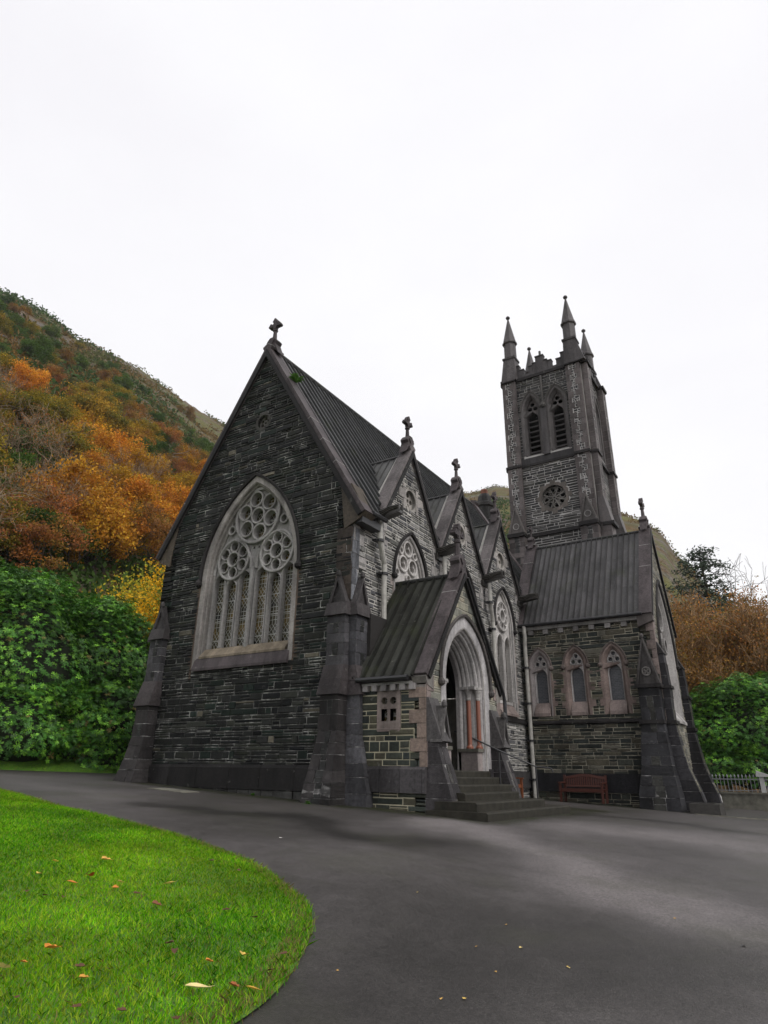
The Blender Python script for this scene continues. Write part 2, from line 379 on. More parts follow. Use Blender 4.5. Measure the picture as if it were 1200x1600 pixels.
# ---- great front window
def front_window():
    w0, v0 = 1.88, 6.78; r0 = 3.46; vb = 4.12
    mb = MB()
    def order(wo, wi, n0, n1, col, vary=.12):
        po = [(wo, vb)] + arch(0, wo, v0, r0 - (w0 - wo), 10) + [(-wo, vb)]
        pts = [(wo, vb + (v0 - vb) * k / 8) for k in range(8)] + arch(0, wo, v0, r0 - (w0 - wo), 10) + [(-wo, v0 - (v0 - vb) * k / 8) for k in range(1, 9)]
        d = wo - wi
        mb.sweep(pts, [(0, n0), (d, n0), (d, n1 - .03), (d - .03, n1), (0, n1)], FF, col, vary=vary)
    order(1.885, 1.70, -.45, .012, (.30, .28, .265)); order(1.71, 1.64, -.45, -.09, (.25, .235, .22)); order(1.65, 1.58, -.45, -.2, (.27, .255, .24))
    for s in (-1, 1): quoins(mb, FF, s * 1.88, s, vb - .3, v0 - .2, (.115, .085, .066), .36, .07, .17, .008)
    wn = mb.build('window', M_DRESS, church); tag(wn, 'great six-light window with rose tracery in the front gable')
    tr = MB(); holes = []; T = (.335, .325, .315); nf = -.27
    lights = [s * x for s in (-1, 1) for x in (.33, .86, 1.36)]
    for x in lights:
        v = 6.42 if abs(abs(x) - .86) < .01 else 6.64
        holes.append(aloop(x, .215, v, .31, 4.70, 5))
        tr.sweep([(x + .215, 4.72)] + arch(x, .215, v, .31, 5) + [(x - .215, 4.72)], [(0, nf), (-.032, nf), (-.032, nf + .03), (-.015, nf + .06), (0, nf + .03)], FF, T)
    for s in (-1, 1):
        cx, cy = s * .86, 7.36
        holes.append(circ(cx, cy, .195, 16)); ringsweep(tr, FF, cx, cy, .225, .055, nf, nf + .10, T)
        for k in range(6):
            a = k * math.pi / 3 + math.pi / 2; x, y = cx + .415 * math.cos(a), cy + .415 * math.sin(a)
            holes.append(circ(x, y, .145, 14)); ringsweep(tr, FF, x, y, .170, .045, nf, nf + .07, T, 16)
        ringsweep(tr, FF, cx, cy, .62, .07, nf, nf + .09, T, 28)
        holes.append(circ(s * 1.05, 8.33, .1, 12)); ringsweep(tr, FF, s * 1.05, 8.33, .135, .06, nf, nf + .08, T, 14)
        tr.sweep(arch(cx - s * .01, .72, 6.95, 1.02, 8), [(0, nf), (-.07, nf), (-.07, nf + .05), (-.035, nf + .11), (0, nf + .05)], FF, T)
        for (x, y, q) in ((.28, 7.05, .07), (.1, 7.62, .06)): holes.append(circ(s * x, y, q, 3, math.pi / 2))
    cx, cy = 0, 8.63
    for k in range(7):
        a = (k - 1) * math.pi / 3 + math.pi / 2 + .2; x, y = (cx, cy) if k == 0 else (cx + .56 * math.cos(a), cy + .56 * math.sin(a))
        holes.append(circ(x, y, .215, 18)); ringsweep(tr, FF, x, y, .248, .06, nf, nf + .1, T)
    ringsweep(tr, FF, cx, cy, .87, .085, nf, nf + .12, T, 32)
    outer = aloop(0, 1.6, v0, r0 - .28, 4.6, 12)
    tr.plate(outer, holes, nf - .12, nf, FF, T)
    tr.box((-.055, 4.65, nf), (.055, 7.0, nf + .12), T, 0, FF)
    tr.build('tracery', M_DRESS, wn)
    glass_part(FF, aloop(0, 1.58, v0, r0 - .3, 4.62, 12), nf - .14, wn)
    gm = MB(); gm.sweep(arch(0, 1.88, v0, r0, 14), [(0, -.03), (-.03, -.03), (-.1, .04), (-.08, .1), (-.01, .08)], FF, DARK)
    for s in (-1, 1): gm.lathe(FF(s * 1.95, v0 - .22, .08), [(.03, 0), (.1, .06), (.11, .14), (.06, .22), (.02, .26)], 7, DARK)
    gm.build('hood_mould', M_DARKDRESS, wn)
    sl = MB(); sl.prism([(-.42, 4.62), (-.42, 4.72), (-.2, 4.70), (.02, 4.46), (.02, 4.40), (-.42, 4.40)], -1.62, 1.62, Fr((0, 0, 0), (0, -1, 0), (1, 0, 0)), (.235, .195, .145))
    for x0 in np.arange(-1.62, 1.6, .54): pass
    sl.prism([(-.4, 4.40), (.0, 4.42), (.10, 4.12), (.10, 4.05), (-.4, 4.05)], -1.78, 1.78, Fr((0, 0, 0), (0, -1, 0), (1, 0, 0)), (.085, .072, .075))
    sl.build('sill', M_DRESS, wn)
    return aloop(0, w0, v0, r0, vb, 12)
H_front = front_window()

def roundel(fr, cx, cy, r, col, parent, k=5, toothed=True, dk=None, name='roundel'):
    mb = MB(); ro = r * 1.45
    out = circ(cx, cy, ro, 8, math.pi / 8) if toothed else circ(cx, cy, ro, 24)
    mb.plate(out, [circ(cx, cy, r, 24)], -.3, .014, fr, col)
    p = mb.build(name, M_DRESS, parent)
    tr = MB(); hs = [circ(cx, cy, r * .2, 10)]
    for q in range(k):
        a = 2 * math.pi * q / k + math.pi / 2; hs.append(circ(cx + r * .6 * math.cos(a), cy + r * .6 * math.sin(a), r * .27, 12))
    tr.plate(circ(cx, cy, r * 1.02, 24), hs, -.16, -.1, fr, dk or col); tr.build('tracery', M_DRESS, p)
    g = MB(); g.plate(circ(cx, cy, r * 1.02, 24), [], -.2, -.18, fr, (.015, .015, .015)); g.build('glass', M_GLASS, p, uv=True)
    return circ(cx, cy, r, 24)
H_rd = roundel(FF, .05, 11.77, .24, (.06, .058, .052), church, 6, True, (.16, .155, .14))

# ---- side windows
def side_window(cy, kind):
    w, v0, h, vb = .93, 6.72, 1.46, 3.55; r = arc_r(w, h); mb = MB()
    def order(wo, wi, n0, n1, col):
        pts = [(cy + wo, vb + (v0 - vb) * k / 8) for k in range(8)] + arch(cy, wo, v0, r - (w - wo), 9) + [(cy - wo, v0 - (v0 - vb) * k / 8) for k in range(1, 9)]
        mb.sweep(pts, [(0, n0), (wo - wi, n0), (wo - wi, n1 - .02), (wo - wi - .02, n1), (0, n1)], FS, col, vary=.14)
    order(.935, .85, -.4, .012, PALE); order(.86, .79, -.4, -.05, (.36, .345, .33))
    for s in (-1, 1): quoins(mb, FS, cy + s * .93, s, vb, v0 - .1, (.27, .235, .22), .32, .08, .2, .008)
    wn = mb.build('window', M_DRESS, church)
    tr = MB(); nf = -.12; T = (.46, .44, .425); wi = .80; ri = r - .13; hs = []
    if kind == 'circles':
        for (a, b) in ((.0, 7.74), (-.27, 7.22), (.27, 7.22)):
            hs.append(foil(cy + a, b, .19, 3)); ringsweep(tr, FS, cy + a, b, .235, .06, nf, nf + .07, T)
        for (a, b) in ((-.40, 7.60), (.40, 7.60), (-.63, 6.88), (.63, 6.88), (0, 6.82)):
            hs.append(circ(cy + a, b, .075, 12)); ringsweep(tr, FS, cy + a, b, .105, .05, nf, nf + .07, T, 14)
        for x in (-.37, .37): hs.append(aloop(cy + x, .28, 5.6, .4, 3.95, 6))
    else:
        b = 7.12
        hs.append(circ(cy, b, .2, 16)); ringsweep(tr, FS, cy, b, .25, .08, nf, nf + .1, T)
        for k in range(6):
            a = k * math.pi / 3 + math.pi / 2; hs.append(circ(cy + .38 * math.cos(a), b + .38 * math.sin(a), .105, 12))
            ringsweep(tr, FS, cy + .38 * math.cos(a), b + .38 * math.sin(a), .14, .05, nf, nf + .07, T, 14)
        ringsweep(tr, FS, cy, b, .56, .07, nf, nf + .1, T, 26)
        for x in (-.36, .36):
            hs.append(aloop(cy + x, .27, 5.95, .42, 3.95, 6))
            tr.sweep([(cy + x + .27, 3.97)] + arch(cy + x, .27, 5.95, .42, 6) + [(cy + x - .27, 3.97)], [(0, nf), (-.06, nf), (-.06, nf + .04), (-.03, nf + .09), (0, nf + .05)], FS, T)
    tr.plate(aloop(cy, wi, v0, ri, 3.85, 10), hs, nf - .12, nf, FS, T); tr.build('tracery', M_DRESS, wn)
    glass_part(FS, aloop(cy, wi - .01, v0, ri - .01, 3.87, 10), nf - .14, wn)
    hood(FS, arch(cy, w, v0, r, 11), wn)
    sl = MB(); fr = Fr((3.7, 0, 0), (1, 0, 0), (0, 1, 0))
    sl.prism([(-.4, 3.55), (-.4, 3.95), (-.2, 3.93), (.10, 3.5), (.10, 3.42), (-.02, 3.42)], cy - .80, cy + .80, fr, PINK); sl.build('sill', M_DRESS, wn)
    return aloop(cy, w, v0, r, vb, 11)
DY = [3.02, 6.59, 10.16]
H_side = [side_window(DY[0], 'circles'), side_window(DY[1], 'rose'), side_window(DY[2], 'rose')]
RD = [roundel(FS, y + .01, 9.36, .31, (.33, .31, .285), church, 4) for y in DY]

# ================================================================== nave walls
base = .2
mb = MB()
outl = [(-3.7, base), (3.7, base), (3.7, 8.3), (0, 14.42), (-3.7, 8.3)]
mb.plate(outl, [H_front, H_rd], -.5, 0, FF, (.30, .30, .28), 1)
H_sur = aloop(0, 1.93, 6.78, 3.5, 4.05, 12)
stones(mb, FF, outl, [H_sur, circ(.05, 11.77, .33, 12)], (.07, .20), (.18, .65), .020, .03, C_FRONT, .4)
nave = mb.build('gable_wall', [M_STONE, M_MORTAR], church)
mb = MB(); prof = [(-.02, .45), (.22, .45), (.22, .62), (.20, 1.28), (.03, 1.57), (-.02, 1.57)]
fr = Fr((0, 0, 0), (0, -1, 0), (1, 0, 0)); x = -3.0
while x < 3.2:
    l = min(rng.uniform(.7, 1.3), 3.2 - x)
    mb.prism([(-.02, 1.0), (.13, 1.0), (.11, 1.5), (.02, 1.58), (-.02, 1.58)], x + .006, x + l - .006, fr, jit((.017, .016, .016), .25)); x += l
x = -3.0
while x < 3.2:
    l = min(rng.uniform(.25, .6), 3.2 - x); mb.box((x, .4, 0), (x + l - .02, .98, .10 + rng.uniform(0, .04)), jit((.045, .045, .042), .4), 0, FF); x += l
mb.build('plinth', M_DARKDRESS, church)

mb = MB()
outl = [(0, base), (16, base), (16, 8.25)]
for y in reversed(DY): outl += [(y + 1.785, 8.25), (y, 11.0), (y - 1.785, 8.25)]
outl = outl + [(0, 8.25)]
ol = []
for p in outl:
    if not ol or (abs(p[0] - ol[-1][0]) + abs(p[1] - ol[-1][1])) > .01: ol.append(p)
outl = ol
mb.plate(outl, H_side + RD, -.5, 0, FS, (.42, .405, .375), 1)
hs = [aloop(y, .97, 6.72, arc_r(.97, 1.55), 3.5, 10) for y in DY] + [circ(y + .01, 9.36, .42, 8, math.pi / 8) for y in DY]
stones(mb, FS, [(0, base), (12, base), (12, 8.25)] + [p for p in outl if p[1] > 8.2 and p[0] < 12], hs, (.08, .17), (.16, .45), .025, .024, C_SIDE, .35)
for y in DY:
    quoins(mb, FS, y - .30, -1, 8.95, 9.8, (.30, .28, .265), .3, .16, .42, .026); quoins(mb, FS, y + .32, 1, 8.95, 9.8, (.30, .28, .265), .3, .16, .42, .026)
    quoins(mb, FS, y - 1.7, 1, 7.0, 8.3, (.28, .265, .255), .3, .2, .35, .02); quoins(mb, FS, y + 1.7, -1, 7.0, 8.3, (.28, .265, .255), .3, .2, .35, .02)
quoins(mb, FS, .02, 1, 5.3, 8.2, (.30, .285, .275), .34, .25, .55, .022)
mb.build('side_wall', [M_STONE, M_LIME], church)
mb = MB(); mb.box((.3, 3.22, -.02), (11.7, 3.36, .09), DARK, 0, FS); mb.box((.3, 3.36, -.02), (11.7, 3.40, .05), DARK, 0, FS)
mb.box((.6, 1.0, 0), (11.7, 1.55, .10), (.05, .048, .048), 0, FS)
mb.build('string_course', M_DARKDRESS, church)
# hidden walls, so that the building is closed
mb = MB(); fl = Fr((-3.7, 0, 0), (0, -1, 0), (-1, 0, 0)); mb.plate([(-16, base), (0, base), (0, 8.2), (-16, 8.2)], [], -.5, 0, fl, (.08, .08, .078), 1)
stones(mb, fl, [(-16, base), (0, base), (0, 8.2), (-16, 8.2)], [], (.14, .26), (.4, .9), .014, .02, C_FRONT, .2)
fb = Fr((0, 16, 0), (-1, 0, 0), (0, 1, 0)); mb.plate([(-3.7, base), (3.7, base), (3.7, 8.3), (0, 14.4), (-3.7, 8.3)], [], -.5, 0, fb, (.06, .06, .06), 0)
mb.build('rear_wall', [M_STONE, M_MORTAR], church)

# ================================================================== roofs and copings
def slope(mb, A, B, C, D, pitch, col=LEADC, rows=2, roll=.045):
    """lead sheets between batten rolls; A-B eave, D-C ridge"""
    A, B, C, D = map(Vector, (A, B, C, D)); n = (B - A).cross(D - A).normalized()
    if n.z < 0: n = -n
    N_ = max(2, round((B - A).length / pitch)); L = lambda p, q, t: p + (q - p) * t
    for k in range(N_):
        t0, t1 = k / N_, (k + 1) / N_
        cuts = [0] + sorted(min(.95, max(.05, (r + 1) / rows + rng.uniform(-.02, .02))) for r in range(rows - 1)) + [1]
        for r in range(len(cuts) - 1):
            lift = n * (.004 * r)
            a, b = L(A, B, t0), L(A, B, t1); c, d = L(D, C, t1), L(D, C, t0)
            mb.poly([L(a, d, cuts[r]) + lift, L(b, c, cuts[r]) + lift, L(b, c, cuts[r + 1]) + lift, L(a, d, cuts[r + 1]) + lift], jit(col, .2))
    al = (B - A).normalized() * roll * .5
    for k in range(N_ + 1):
        p, q = L(A, B, k / N_), L(D, C, k / N_); up = n * roll * 1.5
        mb.hexa([p - al, p + al, q + al, q - al, p - al * .6 + up, p + al * .6 + up, q + al * .6 + up, q - al * .6 + up], jit(tuple(x * .45 for x in col), .2))
NB = 16.0
mb = MB()
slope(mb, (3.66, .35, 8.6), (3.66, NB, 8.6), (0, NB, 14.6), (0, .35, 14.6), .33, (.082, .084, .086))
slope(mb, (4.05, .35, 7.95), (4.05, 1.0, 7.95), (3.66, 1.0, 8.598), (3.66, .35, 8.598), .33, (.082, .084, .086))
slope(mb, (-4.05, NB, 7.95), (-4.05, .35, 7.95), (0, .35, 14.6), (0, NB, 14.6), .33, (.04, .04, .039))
mb.tube([(0, .3, 14.64), (0, NB, 14.64)], .09, 8, (.05, .05, .05))
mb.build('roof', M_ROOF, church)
def coping(fr, cx, hw, v0, va, n0, n1, th, col=COPE, name='coping', step=.95, lip=.0, parent=None):
    mb = MB(); L = math.hypot(hw, va - v0); k = max(3, round(L / step))
    for s in (-1, 1):
        dx, dv = -s * hw, va - v0; ux, uv = dx / L, dv / L; nx, nv = s * abs(uv), abs(ux)     # outward normal of the slope
        for j in range(k):
            t0, t1 = j / k, (j + 1) / k - (.006 / L if j < k - 1 else 0)
            a = (cx + s * hw + dx * t0, v0 + dv * t0); b = (cx + s * hw + dx * t1, v0 + dv * t1)
            q = lambda p, d: (p[0] - nx * d, p[1] - nv * d)
            lo = [a, b, q(b, th), q(a, th)]
            if s < 0: lo = lo[::-1]
            mb.prism(lo, n0, n1 + rng.uniform(0, .008), fr, jit(col, .16))
            if rng.random() < .45: mb.prism([(b[0] + nx * .004, b[1] + nv * .004), (b[0] + ux * .02 + nx * .004, b[1] + uv * .02 + nv * .004), q((b[0] + ux * .02, b[1] + uv * .02), th * .9), q(b, th * .9)][::s], n0 + .01, n1 + .009, fr, (.30, .29, .28))
        a0, b0 = (cx + s * hw, v0), (cx, va); q = lambda p, d: (p[0] - nx * d, p[1] - nv * d)
        lo = [q(a0, th * .45), (cx, va - th * .45 / abs(ux)), (cx, va - th * 1.05 / abs(ux)), q(a0, th * 1.05)]
        mb.prism(lo if s > 0 else lo[::-1], n1 - .03, n1 + .035, fr, (.016, .015, .015))
    return mb.build(name, M_DARKDRESS, parent or church)
coping(FF, 0, 4.14, 7.86, 14.73, -.5, .10, .24)
coping(Fr((0, 15.9, 0), (1, 0, 0), (0, -1, 0)), 0, 4.14, 7.86, 14.9, -.4, .10, .24)
for s in (-1, 1):   # kneelers
    mb = MB()
    lp = [(s * 3.45, 7.45), (s * 3.92, 7.66), (s * 4.12, 7.84), (s * 3.66, 8.75), (s * 3.3, 8.75)]
    mb.prism(lp if s > 0 else lp[::-1], -.45, .06, FF, (.085, .07, .055)); mb.build('kneeler', M_DARKDRESS, church)
for y in DY:
    coping(FS, y, 1.80, 8.3, 11.26, -.32, .10, .2, (.125, .112, .112), 'gable_coping', .8)
    mb = MB(); xr, xf = 2.15, 3.45
    for s in (-1, 1):
        k = 5
        for j in range(k):
            x0, x1 = xr + (xf - xr) * j / k, xr + (xf - xr) * (j + 1) / k
            e = lambda x: (x, y + s * 1.78 * (x - xr) / (3.72 - xr), 10.95 - 2.75 * (x - xr) / (3.72 - xr))
            P = [(x0, y, 10.95), (x1, y, 10.95), e(x1), e(x0)]; mb.poly(P if s < 0 else P[::-1], jit((.085, .085, .083), .2))
            if j: mb.tube([(x0, y, 10.97), tuple(Vector(e(x0)) + Vector((0, 0, .02)))], .03, 5, (.06, .06, .06))
    mb.tube([(xr, y, 10.98), (xf, y, 10.98)], .05, 6, (.07, .07, .07)); mb.build('dormer_roof', M_ROOF, church)
# eaves gutter pieces and carved spouts in the valleys
for y in (1.12, 4.80, 8.37, 11.9):
    mb = MB(); x0, x1, z = 3.72, 4.52, 8.16
    for (dy0, dy1, dz0, dz1, c) in ((-.16, -.10, -.13, .09, .05), (.10, .16, -.13, .09, .05), (-.15, .15, -.16, -.08, .035)):
        mb.hexa([(x0, y + dy0, z + dz0), (x1, y + dy0 * .8, z + dz0 + .1), (x1, y + dy1 * .8, z + dz0 + .1), (x0, y + dy1, z + dz0),
                 (x0, y + dy0, z + dz1), (x1, y + dy0 * .8, z + dz1 + .1), (x1, y + dy1 * .8, z + dz1 + .1), (x0, y + dy1, z + dz1)], (c, c, c * .9))
    for k in range(3):
        q = y - .2 + .0; mb.tube([(x0 + .05, y - .165, z - .08 + .06 * k), (x0 + .3, y - .18, z - .07 + .06 * k), (x0 + .5, y - .15, z + .03 + .05 * k), (x1 - .02, y - .13, z + .07 + .03 * k)], .028, 5, (.10, .098, .07))
        mb.tube([(x0 + .05, y + .165, z - .08 + .06 * k), (x0 + .3, y + .18, z - .07 + .06 * k), (x0 + .5, y + .15, z + .03 + .05 * k), (x1 - .02, y + .13, z + .07 + .03 * k)], .028, 5, (.10, .098, .07))
    mb.box((3.55, y - .24, z - .3), (3.8, y + .24, z - .1), (.05, .05, .05))
    mb.build('water_spout', M_SPOUT, church)
mb = MB(); mb.tube([(4.12, .3, 7.9), (4.12, 1.0, 7.9)], .07, 8); mb.box((3.66, .0, 7.58), (4.0, .9, 7.78), (.1, .1, .1)); mb.build('gutter', M_BLACKIRON, church)

def cross(fr, u, v, n, ss, s, parent=None, col=COPE, name='cross'):
    """foliated stone cross (scale s) on a gableted saddle (scale ss)"""
    mb = MB()
    sad = [(u - .36 * ss, v - .50 * ss), (u, v - .08 * ss), (u + .36 * ss, v - .50 * ss), (u + .18 * ss, v - .06 * ss), (u + .24 * ss, v + .04 * ss), (u + .20 * ss, v + .12 * ss), (u + .09 * ss, v + .24 * ss), (u - .09 * ss, v + .24 * ss), (u - .20 * ss, v + .12 * ss), (u - .24 * ss, v + .04 * ss), (u - .18 * ss, v - .06 * ss)]
    mb.prism(sad, n - .15 * ss, n + .15 * ss, fr, jit(col, .1))
    for q in (-1, 1):
        mb.prism([(u - .15 * ss, v - .22 * ss), (u - .08 * ss, v - .22 * ss), (u + .15 * ss, v + .1 * ss), (u + .08 * ss, v + .1 * ss)], n + q * .16 * ss - .03, n + q * .16 * ss + .03, fr, jit(col, .3))
        mb.prism([(u + .08 * ss, v - .22 * ss), (u + .15 * ss, v - .22 * ss), (u - .08 * ss, v + .1 * ss), (u - .15 * ss, v + .1 * ss)], n + q * .16 * ss - .035, n + q * .16 * ss + .025, fr, jit(col, .3))
    c = fr(u, v + .24 * ss - .2 * s, n)
    mb.lathe(c, [(.15 * s, .15 * s), (.12 * s, .3 * s), (.095 * s, .72 * s), (.15 * s, .76 * s), (.15 * s, .83 * s), (.10 * s, .88 * s), (.09 * s, 1.0 * s)], 8, jit(col, .1))
    o = v + .24 * ss - .2 * s; m = o + 1.12 * s
    mb.prism([(u - .08 * s, o + .9 * s), (u + .08 * s, o + .9 * s), (u + .11 * s, o + 1.42 * s), (u - .11 * s, o + 1.42 * s)], n - .11 * s, n + .11 * s, fr, jit(col, .1))
    mb.prism([(u - .26 * s, m - .09 * s), (u + .26 * s, m - .09 * s), (u + .26 * s, m + .09 * s), (u - .26 * s, m + .09 * s)], n - .108 * s, n + .108 * s, fr, jit(col, .1))
    for (a, b) in ((-.27, m), (.27, m), (0, o + 1.42 * s)):
        for (da, db) in ((0, .08), (.07, -.03), (-.07, -.03)):
            mb.prism(circ(u + (a + da) * s, b + db * s, .085 * s, 8), n - .125 * s, n + .125 * s, fr, jit(col, .2))
    mb.sweep(circ(u, m, .17 * s, 12), [(-.05 * s, n - .08 * s), (.05 * s, n - .08 * s), (.05 * s, n + .08 * s), (-.05 * s, n + .08 * s)], fr, col, closed=True)
    return mb.build(name, M_DARKDRESS, parent or church)
cross(FF, 0, 14.86, -.2, .95, .62)
for y in DY: cross(FS, y, 11.40, -.10, .9, .56)

# ================================================================== buttresses
def blocks(mb, fr, u0, u1, prof, v0, v1, col, h=.3, mid=None, n0=0.0):
    """courses of ashlar; prof: (height, projection[, side spread]) polyline"""
    def at(v):
        for (a, *p), (b, *q) in zip(prof, prof[1:]):
            if a <= v <= b:
                t = (v - a) / max(1e-6, b - a); return [x + (y - x) * t for x, y in zip(p, q)]
        return list(prof[-1][1:]) if v > prof[-1][0] else list(prof[0][1:])
    v = v0; k = 0
    while v < v1 - .03:
        hh = min(h * rng.uniform(.8, 1.25), v1 - v)
        if v1 - v - hh < .08: hh = v1 - v
        a, b = at(v + .004), at(v + hh - .004)
        sa, sb = (a[1] if len(a) > 1 else 0), (b[1] if len(b) > 1 else 0); pa, pb = a[0], b[0]
        cuts = [0, 1]; r = rng.random()
        if r < .75: cuts = [0, .38 + .24 * (k % 2), 1]
        if mid and r < .6: cuts = [0, .34, .34 + .3, 1] if k % 2 else [0, .42, .68, 1]
        for c0, c1 in zip(cuts, cuts[1:]):
            isn = mid and len(cuts) == 4 and c0 > 0 and c1 < 1
            x = lambda c, sp: (u0 - sp) + (u1 - u0 + 2 * sp) * c
            j = .007; up = rng.uniform(-.008, .012)
            def put(va, vb, cl):
                ta, tb = (va - v) / hh, (vb - v) / hh; q = lambda p, r_, t: p + (r_ - p) * t
                P = []
                for vv, t in ((va + j, ta), (vb - j, tb)):
                    sp = q(sa, sb, t); pr = q(pa, pb, t) + up
                    l, r2 = x(c0, sp) + (j if c0 else 0), x(c1, sp) - (j if c1 < 1 else 0)
                    e1, e2 = rng.uniform(-.007, .007), rng.uniform(-.007, .007); P += [fr(l, vv, n0 - .02), fr(l + e1, vv, n0 + pr + e2), fr(r2 + e2, vv, n0 + pr + e1), fr(r2, vv, n0 - .02)]
                mb.hexa([P[0], P[3], P[2], P[1], P[4], P[7], P[6], P[5]], cl)
            if isn:
                m = v + hh * rng.uniform(.4, .6); put(v, m, jit(mid, .4)); put(m, v + hh, jit(mid, .4))
            else: put(v, v + hh, jit(col, .4))
        v += hh; k += 1
    # mortar core
    a, b = at(v0), at(v1); vs = [v0] + [p[0] for p in prof if v0 < p[0] < v1] + [v1]
    for s0, s1 in zip(vs, vs[1:]):
        a, b = at(s0 + 1e-4), at(s1 - 1e-4); sa, sb = (a[1] if len(a) > 1 else 0), (b[1] if len(b) > 1 else 0); d = .012
        mb.hexa([fr(u0 - sa + d, s0, n0 - .03), fr(u1 + sa - d, s0, n0 - .03), fr(u1 + sa - d, s0, n0 + a[0] - d), fr(u0 - sa + d, s0, n0 + a[0] - d),
                 fr(u0 - sb + d, s1, n0 - .03), fr(u1 + sb - d, s1, n0 - .03), fr(u1 + sb - d, s1, n0 + b[0] - d), fr(u0 - sb + d, s1, n0 + b[0] - d)], (.42, .41, .40), 1)
def weather(mb, fr, u0, u1, v0, v1, p0, p1, col, over=.05, n0=0.0, courses=2):
    """sloping offset of overlapping slabs from projection p0 at v0 up to p1 at v1"""
    for k in range(courses):
        a, b = k / courses, (k + 1) / courses; o = over * (1 - .5 * a)
        va, vb = v0 + (v1 - v0) * a, v0 + (v1 - v0) * b; pa, pb = p0 + (p1 - p0) * a + o, p0 + (p1 - p0) * b + o * .8
        mb.hexa([fr(u0 - o, va - .03, n0 - .02), fr(u1 + o, va - .03, n0 - .02), fr(u1 + o, va - .03, n0 + pa), fr(u0 - o, va - .03, n0 + pa),
                 fr(u0 - o * .6, vb, n0 - .02), fr(u1 + o * .6, vb, n0 - .02), fr(u1 + o * .6, vb, n0 + pb), fr(u0 - o * .6, vb, n0 + pb)], jit(col, .2))
def gablet(mb, fr, u0, u1, v0, va, n0, n1, col, th=.07):
    c = (u0 + u1) / 2; mb.prism([(u0, v0), (u1, v0), (c, va - .04)], n0, n1 - .05, fr, jit(col, .15))
    w = (u1 - u0) / 2
    for s in (-1, 1):
        lp = [(c + s * (w + .05), v0 - .06), (c, va), (c, va - th * 2.2), (c + s * (w - .05), v0 - .06)]
        mb.prism(lp if s < 0 else lp[::-1], n0, n1 + .02, fr, jit(col, .2))
    mb.lathe(fr(c, va - .06, n1 - .02), [(.03, 0), (.07, .05), (.07, .12), (.03, .18)], 6, col)
def corner_buttress(sx):
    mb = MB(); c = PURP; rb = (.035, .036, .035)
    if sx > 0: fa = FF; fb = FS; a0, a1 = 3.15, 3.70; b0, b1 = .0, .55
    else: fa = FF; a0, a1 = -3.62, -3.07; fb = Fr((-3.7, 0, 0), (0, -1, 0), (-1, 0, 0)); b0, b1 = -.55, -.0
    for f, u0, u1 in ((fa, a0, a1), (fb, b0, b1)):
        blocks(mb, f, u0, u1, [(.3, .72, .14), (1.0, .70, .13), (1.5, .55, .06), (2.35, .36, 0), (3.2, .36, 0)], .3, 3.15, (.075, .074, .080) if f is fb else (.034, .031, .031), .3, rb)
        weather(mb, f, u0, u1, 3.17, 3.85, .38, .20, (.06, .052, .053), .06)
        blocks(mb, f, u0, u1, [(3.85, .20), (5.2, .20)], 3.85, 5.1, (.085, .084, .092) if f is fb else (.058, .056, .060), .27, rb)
        weather(mb, f, u0, u1, 5.12, 5.42, .22, .16, (.06, .054, .055), .06, courses=1)
        gablet(mb, f, u0 + .02, u1 - .02, 5.42, 6.15, -.02, .19, (.062, .057, .058))
    return mb.build('buttress', [M_DARKDRESS, M_MORTAR], church)
corner_buttress(1); corner_buttress(-1)
# clasping pier above the buttress
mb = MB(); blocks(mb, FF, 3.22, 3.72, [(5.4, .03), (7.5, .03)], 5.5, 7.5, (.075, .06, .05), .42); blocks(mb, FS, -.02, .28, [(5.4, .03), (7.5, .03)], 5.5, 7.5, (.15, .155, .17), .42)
mb.build('corner_pier', [M_DARKDRESS, M_MORTAR], church)

# ================================================================== transept
def small_window(cx):
    w, v0, h, vb = .43, 5.33, .70, 3.52; r = arc_r(w, h); mb = MB()
    lp = [(cx + w, vb)] + arch(cx, w, v0, r, 8) + [(cx - w, vb)]
    mb.sweep([(cx + w, vb + .2 * k) for k in range(9)] + arch(cx, w, v0, r, 8) + [(cx - w, v0 - .2 * k) for k in range(10)], [(0, -.4), (.17, -.4), (.17, -.14), (.06, .012), (0, .012)], FT, (.29, .26, .255) if cx < 4.8 else (.25, .195, .175), vary=.1)
    for s in (-1, 1): quoins(mb, FT, cx + s * .42, s, vb - .02, 5.1, (.215, .165, .148), .3, .07, .22, .014)
    wn = mb.build('window', M_DRESS, church); tr = MB(); T = (.45, .43, .42); nf = -.16; hs = []
    for (a, b) in ((0, 5.68), (-.125, 5.47), (.125, 5.47)):
        hs.append(circ(cx + a, b, .078, 14)); ringsweep(tr, FT, cx + a, b, .1, .035, nf, nf + .05, T, 14)
    hs.append(aloop(cx, .23, 4.98, .33, 4.0, 6)); tr.sweep([(cx + .23, 4.02)] + arch(cx, .23, 4.98, .33, 6) + [(cx - .23, 4.02)], [(0, nf), (-.04, nf), (-.02, nf + .05), (0, nf + .03)], FT, T)
    tr.plate(aloop(cx, .275, v0, r - .155, 3.9, 8), hs, nf - .1, nf, FT, T); tr.build('tracery', M_DRESS, wn)
    g = MB(); g.plate(aloop(cx, .27, v0, r - .16, 3.92, 8), [], nf - .14, nf - .12, FT, (.02,) * 3); g.build('glass', M_GLASS2, wn, uv=True)
    hood(FT, arch(cx, w, v0, r, 9), wn, (.14, .115, .105), .08, .07)
    sl = MB(); sl.prism([(-.3, 3.5), (-.3, 4.02), (-.14, 4.0), (.05, 3.62), (.05, 3.5)], cx - .30, cx + .30, Fr((0, 11.8, 0), (0, -1, 0), (1, 0, 0)), PINK); sl.build('sill', M_DRESS, wn)
    return lp
